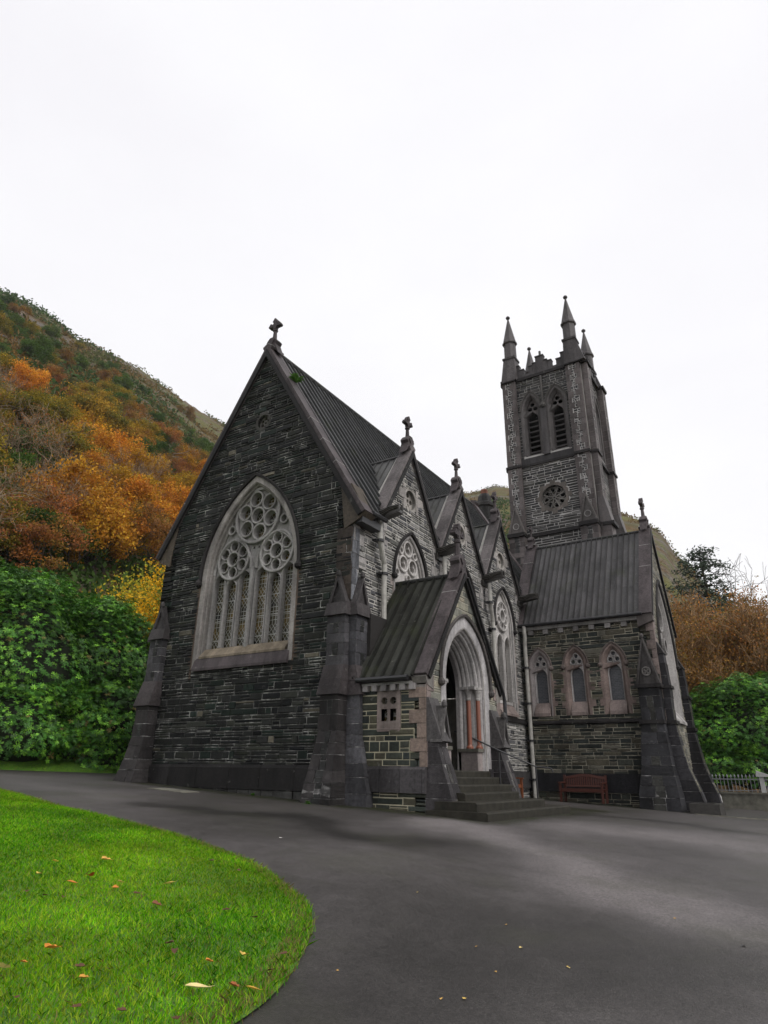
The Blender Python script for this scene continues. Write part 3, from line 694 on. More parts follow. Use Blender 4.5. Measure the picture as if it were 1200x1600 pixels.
def glass2():
    m, t, p = nodes('obscured_glass'); uv = N(t, 'ShaderNodeUVMap', uv_map='UVMap').outputs[0]
    b = N(t, 'ShaderNodeTexBrick', i_Scale=9.0, i_5=.0); b.inputs['Mortar Size'].default_value = .018; b.inputs['Brick Width'].default_value = 1.2; b.inputs['Row Height'].default_value = .55
    t.links.new(uv, b.inputs['Vector'])
    b.inputs['Color1'].default_value = (.085, .09, .10, 1); b.inputs['Color2'].default_value = (.05, .055, .065, 1); b.inputs['Mortar'].default_value = (.22, .22, .225, 1)
    t.links.new(b.outputs[0], p.inputs['Base Color']); p.inputs['Roughness'].default_value = .35
    return m
M_GLASS2 = glass2()
TW = [4.42, 5.83, 7.23]
H_t = [small_window(x) for x in TW]
mb = MB(); outl = [(3.7, base), (8.78, base), (8.78, 7.0), (3.7, 7.0)]
mb.plate(outl, H_t, -.5, 0, FT, (.32, .30, .235), 1)
hs = [aloop(x, .5, 5.33, arc_r(.5, .78), 3.5, 8) for x in TW]
stones(mb, FT, outl, hs, (.10, .22), (.2, .62), .020, .024, C_TRAN, .35)
# gable wall with its big window
gw, gv0, gh = 1.5, 5.6, 3.1; gr = arc_r(gw, gh); gc = 14.06
H_g = aloop(gc, gw, gv0, gr, 3.4, 12)
gout = [(11.8, base), (16.3, base), (16.3, 7.0), (gc, 10.75), (11.8, 7.0)]
mb.plate(gout, [H_g], -.5, 0, FG, (.3, .29, .26), 1)
stones(mb, FG, gout, [aloop(gc, gw + .05, gv0, gr + .05, 3.35, 12)], (.08, .2), (.2, .5), .014, .02, pal((.22, .21, .17), (.16, .16, .14), (.27, .25, .2)), .3)
quoins(mb, FG, 11.8, 1, .3, 6.9, PINK, .32, .2, .4, .02); quoins(mb, FT, 8.80, -1, 4.8, 6.9, PINK, .32, .15, .3, .026)
mb.plate([(-16.3, base), (-11.8, base), (-11.8, 7.0), (-gc, 10.75), (-16.3, 7.0)], [], -.4, 0, Fr((3.6, 0, 0), (0, -1, 0), (-1, 0, 0)), (.05, .05, .05), 0)
mb.plate([(-8.78, base), (-3.6, base), (-3.6, 7.0), (-8.78, 7.0)], [], -.5, 0, Fr((0, 16.3, 0), (-1, 0, 0), (0, 1, 0)), (.06, .06, .06), 0)
transept = mb.build('transept_wall', [M_STONE, M_LIME2], church)
mb = MB()
mb.sweep([(gc + gw, 3.4), (gc + gw, gv0)] + arch(gc, gw, gv0, gr, 12)[1:-1] + [(gc - gw, gv0), (gc - gw, 3.4)], [(0, -.45), (.28, -.45), (.28, -.25), (.1, .012), (0, .012)], FG, PALE, vary=.1)
wn = mb.build('window', M_DRESS, church); tr = MB(); hs = [circ(gc, 7.3, .5, 20)] + [aloop(gc + x, .3, 5.3, .42, 3.9, 6) for x in (-.8, 0, .8)] + [circ(gc + x, 6.25, .22, 14) for x in (-.62, .62)]
for x in (-.62, .62): ringsweep(tr, FG, gc + x, 6.25, .28, .08, -.25, -.1, PALE)
ringsweep(tr, FG, gc, 7.3, .56, .1, -.25, -.08, PALE)
tr.plate(aloop(gc, 1.24, gv0, gr - .26, 3.8, 12), hs, -.36, -.25, FG, PALE); tr.build('tracery', M_DRESS, wn)
glass_part(FG, aloop(gc, 1.23, gv0, gr - .27, 3.82, 12), -.38, wn); hood(FG, arch(gc, gw, gv0, gr, 12), wn)
sl = MB(); sl.prism([(-.4, 3.3), (-.4, 3.9), (-.25, 3.88), (.1, 3.4), (.1, 3.3)], gc - gw, gc + gw, Fr((8.78, 0, 0), (1, 0, 0), (0, 1, 0)), PALE); sl.build('sill', M_DRESS, wn)
mb = MB(); slope(mb, (3.95, 11.62, 6.98), (8.42, 11.62, 6.98), (8.42, gc, 10.95), (3.95, gc, 10.95), .228, (.084, .082, .083), 3, .045)
slope(mb, (8.42, 16.5, 6.98), (3.95, 16.5, 6.98), (3.95, gc, 10.95), (8.42, gc, 10.95), .3, (.066, .064, .063), 3, .04)
mb.tube([(3.9, gc, 10.98), (8.45, gc, 10.98)], .06, 8, (.06, .06, .06)); mb.build('transept_roof', M_ROOF, church)
coping(FG, gc, 2.52, 6.98, 11.22, -.38, .06, .2, COPE, 'coping', 1.1)
coping(Fr((3.55, 0, 0), (0, 1, 0), (1, 0, 0)), gc, 2.52, 6.98, 11.22, -.1, .36, .2, COPE, 'coping', 1.1)
cross(FG, gc, 11.38, -.15, .9, .62); cross(Fr((3.7, 0, 0), (0, 1, 0), (1, 0, 0)), gc, 11.36, 0, .8, .42)
mb = MB(); mb.tube([(3.75, 11.56, 6.98), (8.5, 11.56, 6.98)], .065, 8, (.02, .02, .02)); mb.build('gutter', M_BLACKIRON, church)
mb = MB(); mb.box((3.7, 6.78, 0), (8.6, 6.92, .16), (.2, .195, .185), 0, FT)
x = 4.1
while x < 8.5: mb.box((x, 6.60, 0), (x + .2, 6.775, .13), jit((.22, .21, .205), .15), 0, FT); x += .6
mb.prism([(8.3, 6.5), (8.85, 6.7), (8.85, 7.05), (8.3, 7.05)], -.1, .2, FT, (.12, .105, .1)); mb.build('eaves_cornice', M_DRESS, church)
mb = MB(); mb.prism([(0, 3.18), (.09, 3.22), (.09, 3.28), (0, 3.36)], 3.72, 8.0, Fr((0, 11.8, 0), (0, -1, 0), (1, 0, 0)), DARK)
mb.box((3.72, .9, 0), (8.0, 1.52, .08), (.02, .02, .023), 0, FT); mb.build('string_course', M_DARKDRESS, church)
def transept_buttress():
    mb = MB(); c = (.030, .030, .033); rb = (.04, .04, .036)
    blocks(mb, FT, 8.02, 8.76, [(.1, .95, .28), (.85, .92, .26), (1.7, .66, .12), (3.15, .42, 0)], .1, 3.12, c, .33, rb)
    mb.box((7.98, 3.12, -.02), (8.80, 3.24, .50), DARK, 0, FT)
    blocks(mb, FT, 8.06, 8.76, [(3.24, .40), (4.35, .40)], 3.24, 4.32, c, .33, rb)
    mb.box((7.98, 4.32, -.02), (8.86, 4.44, .5), DARK, 0, FT)
    gablet(mb, FT, 8.04, 8.78, 4.46, 6.1, -.02, .40, (.07, .065, .063), .08)
    ringsweep(mb, FT, 8.41, 4.88, .14, .035, .34, .40, (.2, .19, .18))
    for k in range(4): ringsweep(mb, FT, 8.41 + .06 * math.cos(k * math.pi / 2), 4.88 + .06 * math.sin(k * math.pi / 2), .055, .02, .34, .392, (.2, .19, .18), 10)
    return mb.build('buttress', [M_DARKDRESS, M_MORTAR], church)
transept_buttress()
for (y0, y1) in ((11.8, 12.35), (15.75, 16.3)):
    mb = MB(); c = (.032, .031, .034)
    blocks(mb, FG, y0, y1, [(.1, .85, .1), (.8, .78, .08), (1.8, .45, .03), (3.15, .26, 0)], .1, 3.12, c, .33, (.16, .15, .11))
    mb.box((y0 - .04, 3.12, -.02), (y1 + .04, 3.24, .33), DARK, 0, FG)
    blocks(mb, FG, y0, y1, [(3.24, .25), (4.35, .25)], 3.24, 4.32, c, .33, (.16, .15, .11)); mb.box((y0 - .04, 4.32, -.02), (y1 + .04, 4.42, .32), DARK, 0, FG)
    blocks(mb, FG, y0 + .03, y1 - .03, [(4.42, .24), (5.6, .2)], 4.42, 5.55, c, .35); weather(mb, FG, y0 + .03, y1 - .03, 5.55, 5.95, .2, .02, DARK, .04)
    mb.build('buttress', [M_DARKDRESS, M_MORTAR], church)

# ================================================================== porch
PC, PSP = 2.25, 3.5; pr_ = arc_r(1.40, 1.76)
def porch():
    mb = MB(); gl = [(.15, .2), (4.35, .2), (4.35, 3.55), (PC, 6.42), (.15, 3.55)]
    H = aloop(PC, 1.10, PSP, pr_ - .30, 1.0, 11)
    mb.plate(gl, [H], -.3, 0, FP, (.36, .34, .29), 1)
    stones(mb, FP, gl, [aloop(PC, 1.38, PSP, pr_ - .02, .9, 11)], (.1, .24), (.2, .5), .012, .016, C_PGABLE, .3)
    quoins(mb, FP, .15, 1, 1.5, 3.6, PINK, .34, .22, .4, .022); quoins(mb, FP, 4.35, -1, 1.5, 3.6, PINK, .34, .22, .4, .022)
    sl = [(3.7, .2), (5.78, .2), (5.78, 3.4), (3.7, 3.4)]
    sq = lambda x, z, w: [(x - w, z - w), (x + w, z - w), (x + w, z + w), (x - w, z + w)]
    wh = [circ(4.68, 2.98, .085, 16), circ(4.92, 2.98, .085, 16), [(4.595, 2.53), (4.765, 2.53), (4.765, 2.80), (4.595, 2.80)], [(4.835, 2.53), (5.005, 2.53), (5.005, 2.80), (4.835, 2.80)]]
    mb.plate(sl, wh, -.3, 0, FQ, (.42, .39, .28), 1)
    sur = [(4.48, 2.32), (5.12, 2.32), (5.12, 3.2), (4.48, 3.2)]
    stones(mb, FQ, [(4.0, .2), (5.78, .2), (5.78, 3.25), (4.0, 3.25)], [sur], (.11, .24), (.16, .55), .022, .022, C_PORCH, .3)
    quoins(mb, FQ, 5.785, -1, 1.55, 3.25, (.20, .155, .13), .3, .2, .42, .028)
    mb.box((4.45, 3.2, -.02), (5.78, 3.3, .03), (.22, .2, .185), 0, FQ)
    fl2 = Fr((0, 4.35, 0), (-1, 0, 0), (0, 1, 0)); mb.plate([(-5.78, .2), (-3.7, .2), (-3.7, 3.4), (-5.78, 3.4)], [], -.3, 0, fl2, (.3, .29, .25), 1)
    stones(mb, fl2, [(-5.78, .2), (-3.7, .2), (-3.7, 3.4), (-5.78, 3.4)], [], (.14, .26), (.3, .6), .02, .022, C_PORCH, .2)
    p = mb.build('porch', [M_STONE, M_LIME], church)
    # plinth band
    mb = MB(); x = 4.05
    while x < 5.75:
        l = min(rng.uniform(.4, .6), 5.79 - x); mb.prism([(0, 1.02), (.10, 1.02), (.09, 1.5), (0, 1.57)], x + .005, x + l - .005, Fr((0, .15, 0), (0, -1, 0), (1, 0, 0)), jit((.06, .056, .058), .15)); x += l
    mb.build('plinth', M_DARKDRESS, p)
    for (a, b) in ((.15, 1.1), (3.4, 4.4)): mb = MB(); mb.box((a, .95, 0), (b, 1.55, .07), (.055, .052, .055), 0, FP); mb.build('plinth', M_DARKDRESS, p)
    # small side window
    mb = MB(); mb.plate(sur, wh, -.22, .02, FQ, (.27, .225, .205)); mb.prism([(-.16, 2.5), (.03, 2.36), (.03, 2.3), (-.16, 2.3)], 4.5, 5.1, Fr((0, .15, 0), (0, -1, 0), (1, 0, 0)), PINK); mb.build('window_surround', M_DRESS, p)
    g = MB(); g.plate([(4.5, 2.4), (5.1, 2.4), (5.1, 3.15), (4.5, 3.15)], [], -.16, -.14, FQ, (.01,) * 3); g.build('glass', M_GLASS, p, uv=True)
    # moulded doorway of four orders
    mb = MB()
    def order(wo, wi, n0, n1, col, vb=1.3):
        ro = pr_ - (1.40 - wo); pts = [(PC + wo, vb + (PSP - vb) * k / 7) for k in range(7)] + arch(PC, wo, PSP, ro, 12) + [(PC - wo, PSP - (PSP - vb) * k / 7) for k in range(1, 8)]
        d = wo - wi
        mb.sweep(pts, [(0, n0), (d, n0), (d, n1 - .05), (d - .02, n1 - .015), (d - .05, n1), (0, n1)], FP, col, vary=.08)
    order(1.39, 1.09, -.32, .018, (.38, .365, .365), .95)
    order(1.10, 1.02, -.5, -.06, (.33, .315, .31)); order(1.03, .955, -.5, -.13, (.37, .355, .35)); order(.96, .90, -.62, -.24, (.27, .26, .255))
    order(.91, .85, -.66, -.30, (.36, .345, .34)); order(.86, .79, -.66, -.40, (.26, .25, .245)); order(.80, .74, -.66, -.50, (.30, .285, .28))
    for s in (-1, 1):
        a, b = sorted((PC + s * .74, PC + s * 1.07)); mb.box((a, 1.35, -.62), (b, 1.95, -.09), (.27, .235, .225), 0, FP); mb.box((a - .03, 1.95, -.64), (b, 2.03, -.05), (.13, .125, .105), 0, FP)
        mb.box((a, 3.5, -.6), (b, 3.58, -.12), (.3, .29, .28), 0, FP)
    mb.build('doorway', M_DRESS, p)
    for s in (-1, 1):
        for (w, n) in ((.985, -.17), (.84, -.37)):
            c = FP(PC + s * (w + .015), 2.03, n + .02); mb = MB()
            mb.lathe(c, [(.095, 0), (.095, .04), (.07, .07), (.06, .1), (.058, 1.2)], 14, (.3, .1, .06)); k = mb.build('column', M_GRANITE, p, smooth=False)
            mb = MB(); mb.lathe(c, [(.066, 1.2), (.075, 1.23), (.062, 1.26), (.08, 1.36), (.115, 1.44), (.105, 1.455), (.13, 1.47), (.13, 1.53)], 14, (.36, .345, .33)); mb.build('capital', M_DRESS, k)
    hood(FP, arch(PC, 1.39, PSP, pr_ - .01, 13), p, (.09, .082, .078), .10, .1)
    # inside of the porch: a box with the shade put into its colour
    mb = MB(); mb.box((3.75, .5, 1.3), (4.0, 4.0, 5.2), (.03, .025, .02)); mb.box((3.75, .45, 1.0), (5.6, 4.05, 1.49), (.05, .05, .045)); mb.build('porch_inside_shade', M_INSIDE, p)
    mb = MB()
    slope(mb, (3.6, .0, 3.48), (5.5, .0, 3.48), (5.5, PC, 6.42), (3.6, PC, 6.42), .262, (.042, .043, .037), 2, .055)
    slope(mb, (5.5, 4.5, 3.48), (3.6, 4.5, 3.48), (3.6, PC, 6.42), (5.5, PC, 6.42), .262, (.042, .043, .037), 2, .055)
    mb.tube([(3.6, PC, 6.46), (5.55, PC, 6.46)], .06, 8, (.05, .05, .05)); mb.build('roof', M_ROOF, p)
    coping(FP, PC, 2.2, 3.55, 6.62, -.36, .06, .2, COPE, 'coping', .85, parent=p); cross(FP, PC, 6.76, -.12, .95, .68, p)
    for a, b, s in ((-.05, .5, -1), (4.0, 4.55, 1)):
        mb = MB()
        lp = [(PC + s * 1.82, 3.22), (PC + s * 2.08, 3.3), (PC + s * 2.18, 3.48), (PC + s * 1.97, 3.66), (PC + s * 1.82, 3.66)]; mb.prism(lp if s > 0 else lp[::-1], -.34, .04, FP, (.22, .205, .19)); mb.build('kneeler', M_DRESS, p)
    mb = MB(); mb.tube([(4.0, -.06, 3.46), (5.42, -.06, 3.46)], .06, 8, (.015,) * 3); mb.build('gutter', M_BLACKIRON, p)
    mb = MB(); mb.tube([(5.9, PC + .1, 6.35), (5.9, 4.40, 3.5), (5.9, 4.46, 3.3), (5.9, 4.46, 2.75)], [.035, .045, .055, .055], 8, (.015,) * 3); mb.build('downpipe', M_BLACKIRON, p)
    mb = MB(); mb.box((4.05, 3.33, 0), (5.45, 3.39, .10), (.28, .27, .26), 0, FQ); x = 4.12
    while x < 5.4: mb.box((x, 3.2, 0), (x + .14, 3.34, .12), jit((.30, .285, .28), .1), 0, FQ); x += .255
    mb.build('eaves_cornice', M_DRESS, p)
    for y0 in (.17, 3.60):
        mb = MB(); y1 = y0 + .42
        blocks(mb, FP, y0, y1, [(.3, .62, .05), (.95, .60, .05), (1.5, .42, .02), (2.0, .26, 0), (2.2, .26, 0)], .3, 2.08, (.05, .046, .048), .3, (.09, .085, .08))
        mb.hexa([FP(y0 - .03, 2.08, -.02), FP(y1 + .03, 2.08, -.02), FP(y1 + .03, 2.08, .40), FP(y0 - .03, 2.08, .40), FP(y0 - .02, 3.02, -.02), FP(y1 + .02, 3.02, -.02), FP(y1 + .02, 3.02, .06), FP(y0 - .02, 3.02, .06)], (.085, .08, .08))
        fs = Fr((5.78, 0, 0), (0, 1, 0), Vector((.94, 0, .34)), Vector((-.34, 0, .94)))
        c = (y0 + y1) / 2; gablet(mb, FP, y0, y1, 2.12, 2.85, .1, .36, (.09, .085, .083), .05)
        mb.prism([(c - .1, 2.12), (c + .1, 2.12), (c, 2.5)], .3, .33, FP, (.34, .33, .32))
        mb.build('buttress', [M_DARKDRESS, M_MORTAR], p)
    return p
porch()

# ================================================================== tower
def tower():
    mb = MB(); zt, z0 = 22.75, .3; cx, cy = 3.68, 19.92
    D = (.05, .05, .05)
    mbx0, mbx1, my0, my1 = 1.35, 6.02, 18.0, 21.9
    WB = [(2.90, 'b'), (4.36, 'b')]
    bw = [aloop(x, .50, 20.62, arc_r(.50, 1.05), 17.75, 9) for x, _ in WB]; rose = circ(3.74, 15.08, .66, 26)
    fo = [(2.0, z0), (5.2, z0), (5.2, zt), (2.0, zt)]
    mb.plate(fo, bw + [rose], -.45, 0, FW, (.40, .39, .375), 1)
    stones(mb, FW, [(2.1, 10.5), (5.12, 10.5), (5.12, 17.1), (2.1, 17.1)], [circ(3.74, 15.08, .92, 8, math.pi / 8)], (.10, .18), (.28, .75), .03, .026, C_TOWER, .25)
    stones(mb, FW, [(2.1, 17.2), (5.12, 17.2), (5.12, zt), (2.1, zt)], [aloop(x, .6, 20.62, arc_r(.6, 1.2), 17.2, 9) for x, _ in WB], (.12, .22), (.25, .55), .016, .02, C_TOWER, .2)
    sidefr = FX; bs = [aloop(y, .5, 20.62, arc_r(.5, 1.05), 17.75, 9) for y in (19.25, 20.65)]
    mb.plate([(18.0, z0), (21.9, z0), (21.9, zt), (18.0, zt)], bs, -.45, -.12, sidefr, (.40, .39, .375), 1)
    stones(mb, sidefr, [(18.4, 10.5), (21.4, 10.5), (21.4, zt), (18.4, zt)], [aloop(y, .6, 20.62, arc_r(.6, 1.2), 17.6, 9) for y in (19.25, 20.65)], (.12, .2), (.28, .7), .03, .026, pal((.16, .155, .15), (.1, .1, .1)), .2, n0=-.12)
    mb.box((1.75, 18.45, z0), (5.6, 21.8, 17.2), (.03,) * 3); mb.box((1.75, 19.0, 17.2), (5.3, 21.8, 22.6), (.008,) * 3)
    mb.plate([(-21.9, z0), (-18.0, z0), (-18.0, zt), (-21.9, zt)], [], -.3, 0, Fr((1.40, 0, 0), (0, -1, 0), (-1, 0, 0)), (.06,) * 3, 0)
    mb.plate([(-6.0, z0), (-1.4, z0), (-1.4, zt), (-6.0, zt)], [], -.3, 0, Fr((0, 21.9, 0), (-1, 0, 0), (0, 1, 0)), (.06,) * 3, 0)
    t = mb.build('tower', [M_STONE, M_LIME], church)
    # corner pilasters: ashlar edges with rubble between
    def pil(fr, u0, u1, n, nm='pilaster'):
        mb = MB(); mb.box((u0 + .01, z0, -.05), (u1 - .01, zt, n - .012), (.42, .41, .4), 1, fr)
        quoins(mb, fr, u0, 1, 9.5, zt, TWR, .34, .2, .32, n, joint=.014); quoins(mb, fr, u1, -1, 9.5, zt, TWR, .34, .2, .32, n, joint=.014)
        stones(mb, fr, [(u0 + .2, 9.5), (u1 - .2, 9.5), (u1 - .2, zt), (u0 + .2, zt)], [], (.1, .2), (.1, .22), .02, .01, C_TOWER, .3, n0=n - .014)
        return mb.build(nm, [M_DRESS, M_LIME], t)
    pil(FW, 1.36, 2.14, .2); pil(FW, 5.10, 5.88, .2); pil(Fr((5.98, 0, 0), (0, 1, 0), (1, 0, 0)), 18.06, 18.75, .25); pil(Fr((5.98, 0, 0), (0, 1, 0), (1, 0, 0)), 21.2, 21.9, .25)
    for fr in (Fr((1.40, 0, 0), (0, -1, 0), (-1, 0, 0)),):
        mb = MB(); mb.box((-18.7, z0, -.05), (-18.0, zt, .12), TWR, 0, fr); mb.box((-21.9, z0, -.05), (-21.2, zt, .12), TWR, 0, fr); mb.build('pilaster', M_DRESS, t)
    # string courses
    for z, o, h in ((17.12, .08, .14), (22.68, .1, .18), (13.02, .1, .2)):
        mb = MB(); mb.box((2.14, z, -.02), (5.1, z + h, o), DARK, 0, FW)
        for a, b in ((1.3, 2.16), (5.08, 5.94)): mb.box((a, z, -.02), (b, z + h, .2 + o), DARK, 0, FW)
        f2 = Fr((5.98, 0, 0), (0, 1, 0), (1, 0, 0))
        for a, b in ((18.0, 18.8), (21.15, 21.95)): mb.box((a, z + .003, -.02), (b, z + h - .003, .25 + o), DARK, 0, f2)
        mb.box((18.8, z, -.08), (21.15, z + h, o), DARK, 0, f2)
        mb.box((-21.9, z, -.02), (-18.0, z + h, .12 + o), DARK, 0, Fr((1.40, 0, 0), (0, -1, 0), (-1, 0, 0)))
        mb.build('string_course', M_DARKDRESS, t)
    # stage offsets with gablets near the roof line
    for u0, u1 in ((1.30, 2.16), (5.08, 5.94)):
        mb = MB(); blocks(mb, FW, u0, u1, [(9.0, .5), (13.0, .5)], 9.0, 13.0, TWR, .34, (.06, .06, .06)); gablet(mb, FW, u0 + .02, u1 - .02, 13.25, 14.75, .1, .52, (.13, .12, .115), .09)
        ringsweep(mb, FW, (u0 + u1) / 2, 13.6, .16, .04, .44, .5, (.36, .35, .34)); mb.box((u0 - .05, 13.0, 0), (u1 + .05, 13.2, .62), DARK, 0, FW); mb.build('buttress', [M_DRESS, M_MORTAR], t)
    f2 = Fr((5.98, 0, 0), (0, 1, 0), (1, 0, 0))
    for u0, u1 in ((18.0, 18.8), (21.15, 21.95)):
        mb = MB(); blocks(mb, f2, u0, u1, [(9.0, .5), (13.0, .5)], 9.0, 13.2, TWR, .34); weather(mb, f2, u0, u1, 13.2, 14.6, .5, .25, (.12, .11, .11), .05)
        mb.box((u0 - .05, 13.0, .1), (u1 + .05, 13.18, .66), DARK, 0, f2); mb.build('buttress', [M_DRESS, M_MORTAR], t)
    # belfry windows
    def belf(fr, x, n0=0.0):
        mb = MB(); r = arc_r(.5, 1.05); c = (.105, .098, .097)
        pts = [(x + .5, 17.7 + .4 * k) for k in range(8)] + arch(x, .5, 20.62, r, 9) + [(x - .5, 20.62 - .4 * k) for k in range(8)]
        mb.sweep(pts, [(-.12, -.1 + n0), (.06, -.1 + n0), (.06, .0 + n0), (.0, .03 + n0), (-.12, .03 + n0)], fr, c, vary=.12)
        pts = [(x + .45, 17.7 + .4 * k) for k in range(8)] + arch(x, .45, 20.62, r - .05, 9) + [(x - .45, 20.62 - .4 * k) for k in range(8)]
        mb.sweep(pts, [(0, -.42 + n0), (.12, -.42 + n0), (.12, -.2 + n0), (0, -.04 + n0)], fr, c, vary=.12)
        mb.prism([(-.42 + n0, 17.55), (-.42 + n0, 18.0), (-.3 + n0, 17.98), (.04 + n0, 17.62), (.04 + n0, 17.5)], x - .5, x + .5, Fr(fr.o, fr.n, fr.u if fr is FX else fr.u), c)
        w = mb.build('belfry_window', M_DRESS, t); return w
    for x, _ in WB: belf(FW, x)
    for y in (19.25, 20.65): belf(FX, y, -.12)
    for fr, xs, n0 in ((FW, [q[0] for q in WB], 0.0), (FX, (19.25, 20.65), -.12)):
        for x in xs:
            hs = [circ(x, 21.1, .13, 14), circ(x - .155, 20.83, .13, 14), circ(x + .155, 20.83, .13, 14), aloop(x, .28, 20.2, .42, 17.9, 6)]
            mb = MB(); r = arc_r(.5, 1.05)
            mb.plate(aloop(x, .36, 20.62, r - .14, 17.85, 9), hs, -.38 + n0, -.3 + n0, fr, (.12, .11, .108)); mb.build('tracery', M_DRESS, t)
            for k in range(7):
                mb = MB(); z = 17.98 + k * .32
                mb.hexa([fr(x - .3, z, -.22 + n0), fr(x + .3, z, -.22 + n0), fr(x + .3, z + .03, -.2 + n0), fr(x - .3, z + .03, -.2 + n0), fr(x - .3, z + .2, -.44 + n0), fr(x + .3, z + .2, -.44 + n0), fr(x + .3, z + .23, -.42 + n0), fr(x - .3, z + .23, -.42 + n0)], jit((.075, .07, .07), .1))
                mb.build('louvre', M_DARKDRESS, t)
            mb = MB(); mb.sweep(arch(x, .6, 20.62, arc_r(.6, 1.17), 10), [(0, n0), (-.07, n0 + .05), (-.05, n0 + .1), (.01, n0 + .07)], fr, (.10, .095, .09)); mb.build('hood_mould', M_DRESS, t)
    mb = MB(); mb.box((3.47, 17.6, -.02), (3.79, 20.5, .14), (.085, .08, .082), 0, FW); mb.lathe(FW(3.63, 20.5, .1), [(.14, 0), (.2, .1), (.16, .3), (.1, .35)], 8, (.1, .095, .09))
    mb.tube([FW(3.63, 20.8, .08), FW(3.63, 22.6, .08)], .07, 8, (.11, .105, .1)); mb.box((2.14, 17.26, 0), (5.1, 17.62, .05), (.05, .048, .05), 0, FW); mb.build('pier', M_DRESS, t)
    # rose
    mb = MB(); mb.plate(circ(3.74, 15.08, .86, 8, math.pi / 8), [rose], -.4, .02, FW, (.16, .14, .125))
    for k in range(8):
        a = k * math.pi / 4; x, z = 3.74 + .83 * math.cos(a), 15.08 + .83 * math.sin(a); mb.box((x - .14, z - .13, -.02), (x + .14, z + .13, .024), jit((.15, .135, .12), .15), 0, FW)
    T = (.20, .19, .175); hs = []
    for k in range(8):
        a = k * math.pi / 4 + .2; hs.append(circ(3.74 + .45 * math.cos(a), 15.08 + .45 * math.sin(a), .125, 12)); ringsweep(mb, FW, 3.74 + .45 * math.cos(a), 15.08 + .45 * math.sin(a), .155, .04, -.2, -.12, T, 12)
    hs.append(circ(3.74, 15.08, .14, 12))
    for k in range(4):
        a = k * math.pi / 4 + .4; d = Vector((math.cos(a), math.sin(a))) * .62; mb.sweep([(3.74 - d.x, 15.08 - d.y), (3.74 + d.x, 15.08 + d.y)], [(-.025, -.2), (.025, -.2), (.025, -.11), (-.025, -.11)], FW, T)
    mb.plate(circ(3.74, 15.08, .67, 26), hs, -.26, -.2, FW, T); mb.build('rose_window', M_DRESS, t)
    # parapet with stepped battlements
    def para(fr, a, b, n):
        mb = MB(); m = (a + b) / 2; w = b - a; c = (.075, .07, .072)
        mb.box((a, 22.85, -.3 + n), (b, 23.08, n), c, 0, fr)
        for (p, q, z) in ((0, .09, 23.75), (.09, .18, 23.42), (.27, .35, 23.5), (.42, .58, 24.0), (.355, .42, 23.62), (.58, .645, 23.62), (.65, .73, 23.5), (.82, .91, 23.42), (.91, 1, 23.75)):
            mb.box((a + w * p, 23.08, -.28 + n), (a + w * q, z, n - .01), jit(c, .12), 0, fr); mb.box((a + w * p - .02, z, -.3 + n), (a + w * q + .02, z + .06, n + .03), jit((.06, .056, .056), .1), 0, fr)
        return mb.build('parapet', M_DARKDRESS, t)
    para(FW, 2.12, 5.12, .0); para(FX, 18.7, 21.2, -.05); para(Fr((0, 21.85, 0), (1, 0, 0), (0, 1, 0)), 2.12, 5.12, 0); para(Fr((1.45, 0, 0), (0, 1, 0), (-1, 0, 0)), 18.7, 21.2, 0)
    mb = MB(); mb.box((1.45, 18.05, 22.6), (5.95, 21.85, 22.84), (.06, .06, .06)); mb.tube([(3.63, 18.2, 24), (3.63, 18.2, 24.45)], .07, 6); mb.build('roof', M_ROOF, t)
    for x, y, ox, oy in ((1.88, 18.12, -1, -1), (5.47, 18.12, 1, -1), (1.88, 21.75, -1, 1), (5.47, 21.75, 1, 1)):
        mb = MB(); c = (.095, .088, .09); w = .37
        mb.hexa([(x - w - (.16 if ox < 0 else 0), y - w - (.06 if oy < 0 else 0), 22.75), (x + w + (.4 if ox > 0 else 0), y - w - (.06 if oy < 0 else 0), 22.75), (x + w + (.4 if ox > 0 else 0), y + w, 22.75), (x - w - (.16 if ox < 0 else 0), y + w, 22.75),
                 (x - w + .03, y - w + .03, 24.3), (x + w - .03, y - w + .03, 24.3), (x + w - .03, y + w - .03, 24.3), (x - w + .03, y + w - .03, 24.3)], jit(c, .1))
        mb.box((x - w - .02, y - w - .02, 24.3), (x + w + .02, y + w + .02, 24.42), (.06, .056, .056))
        mb.lathe((x, y, 0), [(.36, 24.42), (.35, 25.45), (.44, 25.52), (.44, 25.62), (.39, 25.68), (.05, 27.35), (.05, 27.42), (.12, 27.47), (.13, 27.55), (.07, 27.62), (.03, 27.66)], 8, c, rot=math.pi / 8)
        mb.build('pinnacle', M_DARKDRESS, t)
    return t
tower()

# chimney behind the nave
mb = MB(); c = (-1.9, 22.0, 0)
mb.lathe(c, [(.56, 6), (.56, 17.0), (.66, 17.05), (.66, 17.25), (.5, 17.35), (.42, 17.75), (.3, 17.95)], 8, (.07, .068, .066)); mb.lathe(c, [(.22, 17.95), (.24, 18.2), (.18, 18.3)], 10, (.25, .1, .06), 1)
mb.lathe((-2.9, 22.6, 0), [(.5, 6), (.5, 17.2), (.6, 17.3), (.5, 17.5), (.3, 17.9)], 8, (.07, .068, .066)); mb.build('chimney', [M_DARKDRESS, M_POT], church)

